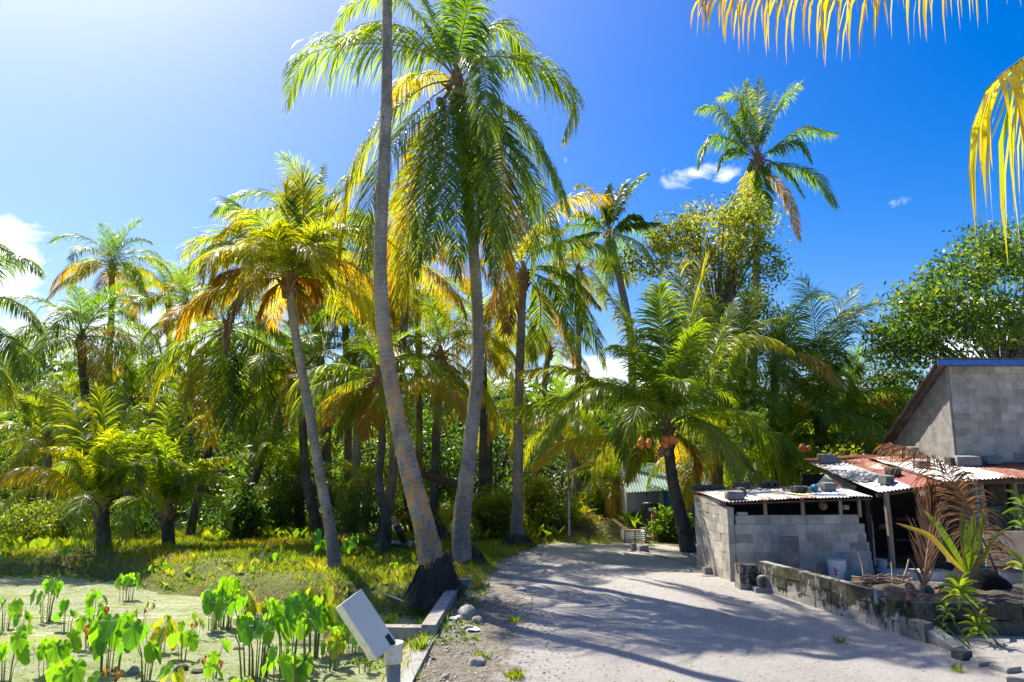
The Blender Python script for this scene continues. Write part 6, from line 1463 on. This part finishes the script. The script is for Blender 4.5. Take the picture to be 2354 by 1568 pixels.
s = MB(); s.bbox(cc, (.42, .145, .165), .004, M=M3)
loc = [M3.inverted() @ (Vector(v) - cc) for v in s.v]; s.a = [1.0 if (l.z > .05 and l.x > -.12) else (.5 if l.z > .05 else .05) for l in loc]
s.build('box_body', M_BOX, bx)
s = MB(); q = cc + M3 @ Vector((.0, .0745, .0)); s.bbox(q, (.424, .006, .169), .002, M=M3); s.a = [.03] * s.n; s.build('lid', M_BOX, bx)
s = MB(); 
for (x, z) in ((-.18, .05), (.19, -.06)): s.blob(cc + M3 @ Vector((x, .079, z)), .003)
s.build('screw', M_TANK, bx)
s = MB(); s.box(W(893, 1474, 4.88), (.085, .08, .035), M=M3, tone=0); s.build('bracket', M_TANK, bx)

# ------------------------------------------------------------------ taro plants in the pond
def taro_leaf_mesh(seed, tone, dead=False):
    rg = random.Random(seed); nA, nR = 28, 4; V = [(0, 0, 0)]; U = [(0.5, 0)]; T = [tone]
    fold = rg.uniform(.12, .4); wav = rg.uniform(.02, .06); cup = rg.uniform(-.05, .22)
    for r in range(1, nR + 1):
        f = r / nR
        for j in range(nA):
            a = -math.pi + 2 * math.pi * (j + .5) / nA          # 0 = tip direction (-z hangs), +-pi = notch
            aa = abs(a)
            # heart outline
            rad = np.interp(aa, [0, .25, .6, 1.1, 1.7, 2.3, 2.75, 2.95, 3.14], [.98, .82, .60, .45, .38, .37, .38, .30, .07])
            x = math.sin(a) * rad * f; y = math.cos(a) * rad * f
            z = fold * abs(x) - cup * (y * y) + wav * math.sin(a * 5 + seed) * f * f
            if dead: z += .35 * abs(x) + .2 * math.sin(a * 3 + seed) * f * f; x *= .6
            V.append((x, y, z)); U.append(((j + .5) / nA, f)); T.append(tone)
    Fs = [(0, 1 + j, 1 + (j + 1) % nA) for j in range(nA)]
    for r in range(nR - 1):
        for j in range(nA): a = 1 + r * nA + j; b = 1 + r * nA + (j + 1) % nA; Fs.append((a, a + nA, b + nA, b))
    return mk_mesh('leaf', V, Fs, M_TARO, {'tone': T}, uv=U, smooth=True)
TL = {}
def tleaf(kind, var):
    if (kind, var) not in TL: TL[(kind, var)] = taro_leaf_mesh(var * 13 + kind, (.12, .32, .52, .9)[kind], kind == 3)
    return TL[(kind, var)]
def stalk_mesh(h, lean, seed):
    s = MB(); s.tube([Vector((0, 0, -.12)), Vector((lean * .25, 0, h * .5)), Vector((lean, 0, h))], [.016, .010, .005], 6, tone=.5)
    return mk_mesh('stalk', s.v, s.f, M_STALK, {'tone': s.a})
SM = [stalk_mesh(1.0, ln, i) for i, ln in enumerate((.12, .3, .5))]
def taro(px, py, n, hpx, lpx, label, seed, mix=(0, 1, 1, 1, 2), z=PZ, dead=.1, spread=.12, own=None):
    rg = random.Random(seed); b = G(px, py, z) if z is not None else GH(px, py); k = b.y / FPX
    root = thing('taro_plant', label, 'taro plant', tuple(b), group='taro plants in and around the pond')
    n = n + 1 + n // 4
    for i in range(n):
        a = i * 2.4 + rg.uniform(-.4, .4); h = hpx * k * rg.uniform(.5, .92); ln = rg.choice((0, 0, 1)); off = Vector((math.cos(a), math.sin(a), 0)) * spread * rg.uniform(.2, 1) * (1 if n > 1 else 0)
        o = link('stalk', SM[ln], root, off, (0, 0, a), (h, h, h)); lean = (.12, .3, .5)[ln] * h
        tip = off + Vector((math.cos(a) * lean, math.sin(a) * lean, h)); L = lpx * k * rg.uniform(.36, .76)
        kind = rg.choice(mix)
        if rg.random() < dead * .45: kind = 3; L *= .6
        # leaf hangs: blade axis points down and outward
        yaw = a + rg.uniform(-.9, .9); pitch = rg.uniform(.1, .7) if kind != 3 else .1
        ydir = Vector((math.cos(yaw) * math.sin(pitch), math.sin(yaw) * math.sin(pitch), -math.cos(pitch))).normalized()
        nrm = Vector((math.cos(yaw), math.sin(yaw), .35 + rg.uniform(-.2, .5))); nrm = (nrm - ydir * nrm.dot(ydir)).normalized(); xd = ydir.cross(nrm)
        m = Matrix((xd, ydir, nrm)).transposed()
        lf = link('leaf', tleaf(kind, rg.randrange(5)), root, tip, m.to_euler(), (L, L, L)); 
    return root
TARO = [
    (505, 1447, 16, 112, 58, 'largest full clump of taro in the middle of the pond', (0, 1, 1, 1), .10, .22),
    (590, 1556, 13, 178, 62, 'tall taro clump left of the tilted box with many upright leaves', (0, 0, 1, 1), .05, .22),
    (655, 1540, 9, 160, 64, 'tall broad-leaved taro just right of the leftmost tall clump', (0, 1, 1), .05, .16),
    (722, 1512, 11, 160, 68, 'tallest taro directly left of the tilted box, leaves over its corner', (0, 0, 1, 1, 2), .08, .2),
    (762, 1540, 7, 100, 54, 'leafy taro under the lower edge of the tilted box', (1, 1, 2), .1, .15),
    (812, 1502, 6, 70, 50, 'small taro half hidden behind the tilted box', (1, 1), .1, .12),
    (843, 1546, 6, 90, 40, 'thin-stalked taro clump between the tilted box and its post', (1, 1), .3, .1),
    (692, 1566, 4, 60, 62, 'low taro with a yellowing leaf at the bottom edge', (1, 2, 2), .1, .08),
    (632, 1596, 4, 110, 74, 'bright taro leaf pair at the bottom edge left of the low yellowing one', (1, 1), 0, .1),
    (335, 1566, 4, 135, 88, 'tall taro with big upright leaf in the lower left', (0, 1), 0, .06),
    (372, 1500, 3, 70, 62, 'taro with a large orange and yellow leaf', (2, 2), 0, .06),
    (418, 1518, 4, 88, 50, 'slim taro with short arching leaves right of the orange-leaved one', (1, 1), 0, .05),
    (250, 1545, 8, 130, 70, 'dark-leaved taro group left of the tall one in the lower left', (0, 1, 1), .25, .16),
    (205, 1490, 6, 88, 60, 'taro with a big dark drooping leaf', (0, 0, 1), .1, .1),
    (215, 1440, 4, 80, 40, 'narrow taro standing behind the dark drooping leaf', (0, 1), .1, .08),
    (120, 1552, 7, 90, 60, 'bushy low taro in the bottom left corner', (1, 1, 1), .1, .16),
    (150, 1600, 5, 70, 66, 'taro leaves cut by the bottom edge at the lower left', (1, 1), .2, .12),
    (110, 1428, 7, 92, 46, 'upright taro pair far left in the pond', (0, 1, 1), .1, .12),
    (152, 1452, 4, 70, 36, 'thin taro right of the upright far left pair', (0, 1), .2, .08),
    (12, 1448, 5, 66, 44, 'taro cut by the left edge, upper one', (0, 1), .1, .1),
    (45, 1456, 4, 50, 34, 'small taro next to the upper one at the left edge', (0, 1), .2, .08),
    (12, 1572, 4, 120, 70, 'large-leaved taro cut by the left edge at the bottom', (1, 1), .1, .08),
    (52, 1500, 2, 62, 34, 'single small dark taro leaf near the left edge', (0,), .0, .03),
    (292, 1382, 9, 66, 34, 'compact clump of taro highest in the pond', (0, 1, 1), .1, .14),
    (322, 1448, 4, 66, 34, 'scattered small taro in the middle left of the pond', (1, 1), .3, .1),
    (445, 1470, 4, 64, 34, 'thin yellow-tipped taro left of the largest clump', (1, 2), .3, .08),
    (558, 1440, 4, 78, 44, 'brown-edged taro right beside the largest clump', (2, 1), .3, .07),
    (492, 1560, 3, 85, 46, 'lone thin taro with one leaning leaf', (1,), .2, .06),
    (600, 1440, 5, 60, 34, 'small taro behind the tall clumps', (1, 2), .1, .1),
    (700, 1420, 5, 62, 40, 'taro tops rising behind the tallest plant', (1, 2), .2, .1),
    (893, 1462, 6, 55, 30, 'little taro by the bank right of the tilted box', (0, 1, 2), .1, .1),
    (480, 1580, 3, 60, 44, 'drooping brown and green leaves at the bottom left of centre', (1, 3), .4, .08),
    (240, 1600, 3, 60, 50, 'withered taro at the very bottom edge', (1, 3), .5, .1),
    (395, 1600, 4, 66, 50, 'low yellow-green taro at the bottom edge', (1, 2), .2, .1),
    (555, 1598, 4, 40, 44, 'short taro shoots at the bottom edge left of the bright leaf pair', (1, 2), .3, .1),
]
for i, (px, py, n, hp, lp, lab, mx, dd, sp) in enumerate(TARO): taro(px, py, n, hp, lp, lab, 300 + i, mx, dead=dd, spread=sp)
for i, (px, py, n, hp, lp, lab) in enumerate([
    (350, 1322, 3, 22, 16, 'tiny taro on the far pond margin, leftmost of the margin ones'), (380, 1318, 3, 22, 15, 'tiny yellowish taro on the far pond margin'), (492, 1292, 3, 28, 18, 'small taro on the bank under the palm with the ringed trunk'), (545, 1288, 3, 26, 18, 'small taro on the grassy mound behind the largest clump'),
    (740, 1292, 7, 70, 44, 'leafy bright taro tight against the slender curved palm, left side'), (800, 1290, 7, 60, 42, 'leafy bright taro right of the slender curved palm foot'), (612, 1304, 3, 26, 20, 'small round-leaved taro on the bank left of the curved palm'), (640, 1304, 3, 30, 20, 'another small taro just left of the curved palm'), (1118, 1236, 4, 40, 26, 'taro on the verge by the straight grey palm'),
    (10, 1290, 5, 26, 22, 'small taro at the left edge behind the pond'), (150, 1282, 4, 26, 20, 'small taro on the bank left of the young stout palm'), (60, 1300, 4, 26, 20, 'small taro on the left bank above the pond water'), (905, 1320, 3, 24, 20, 'single leaf taro in the grass left of the black root mound'), (935, 1335, 3, 26, 20, 'small taro next to the black root mound')]):
    taro(px, py, n, hp, lp, lab, 400 + i, (0, 1, 1), z=None, dead=.03, spread=.1)
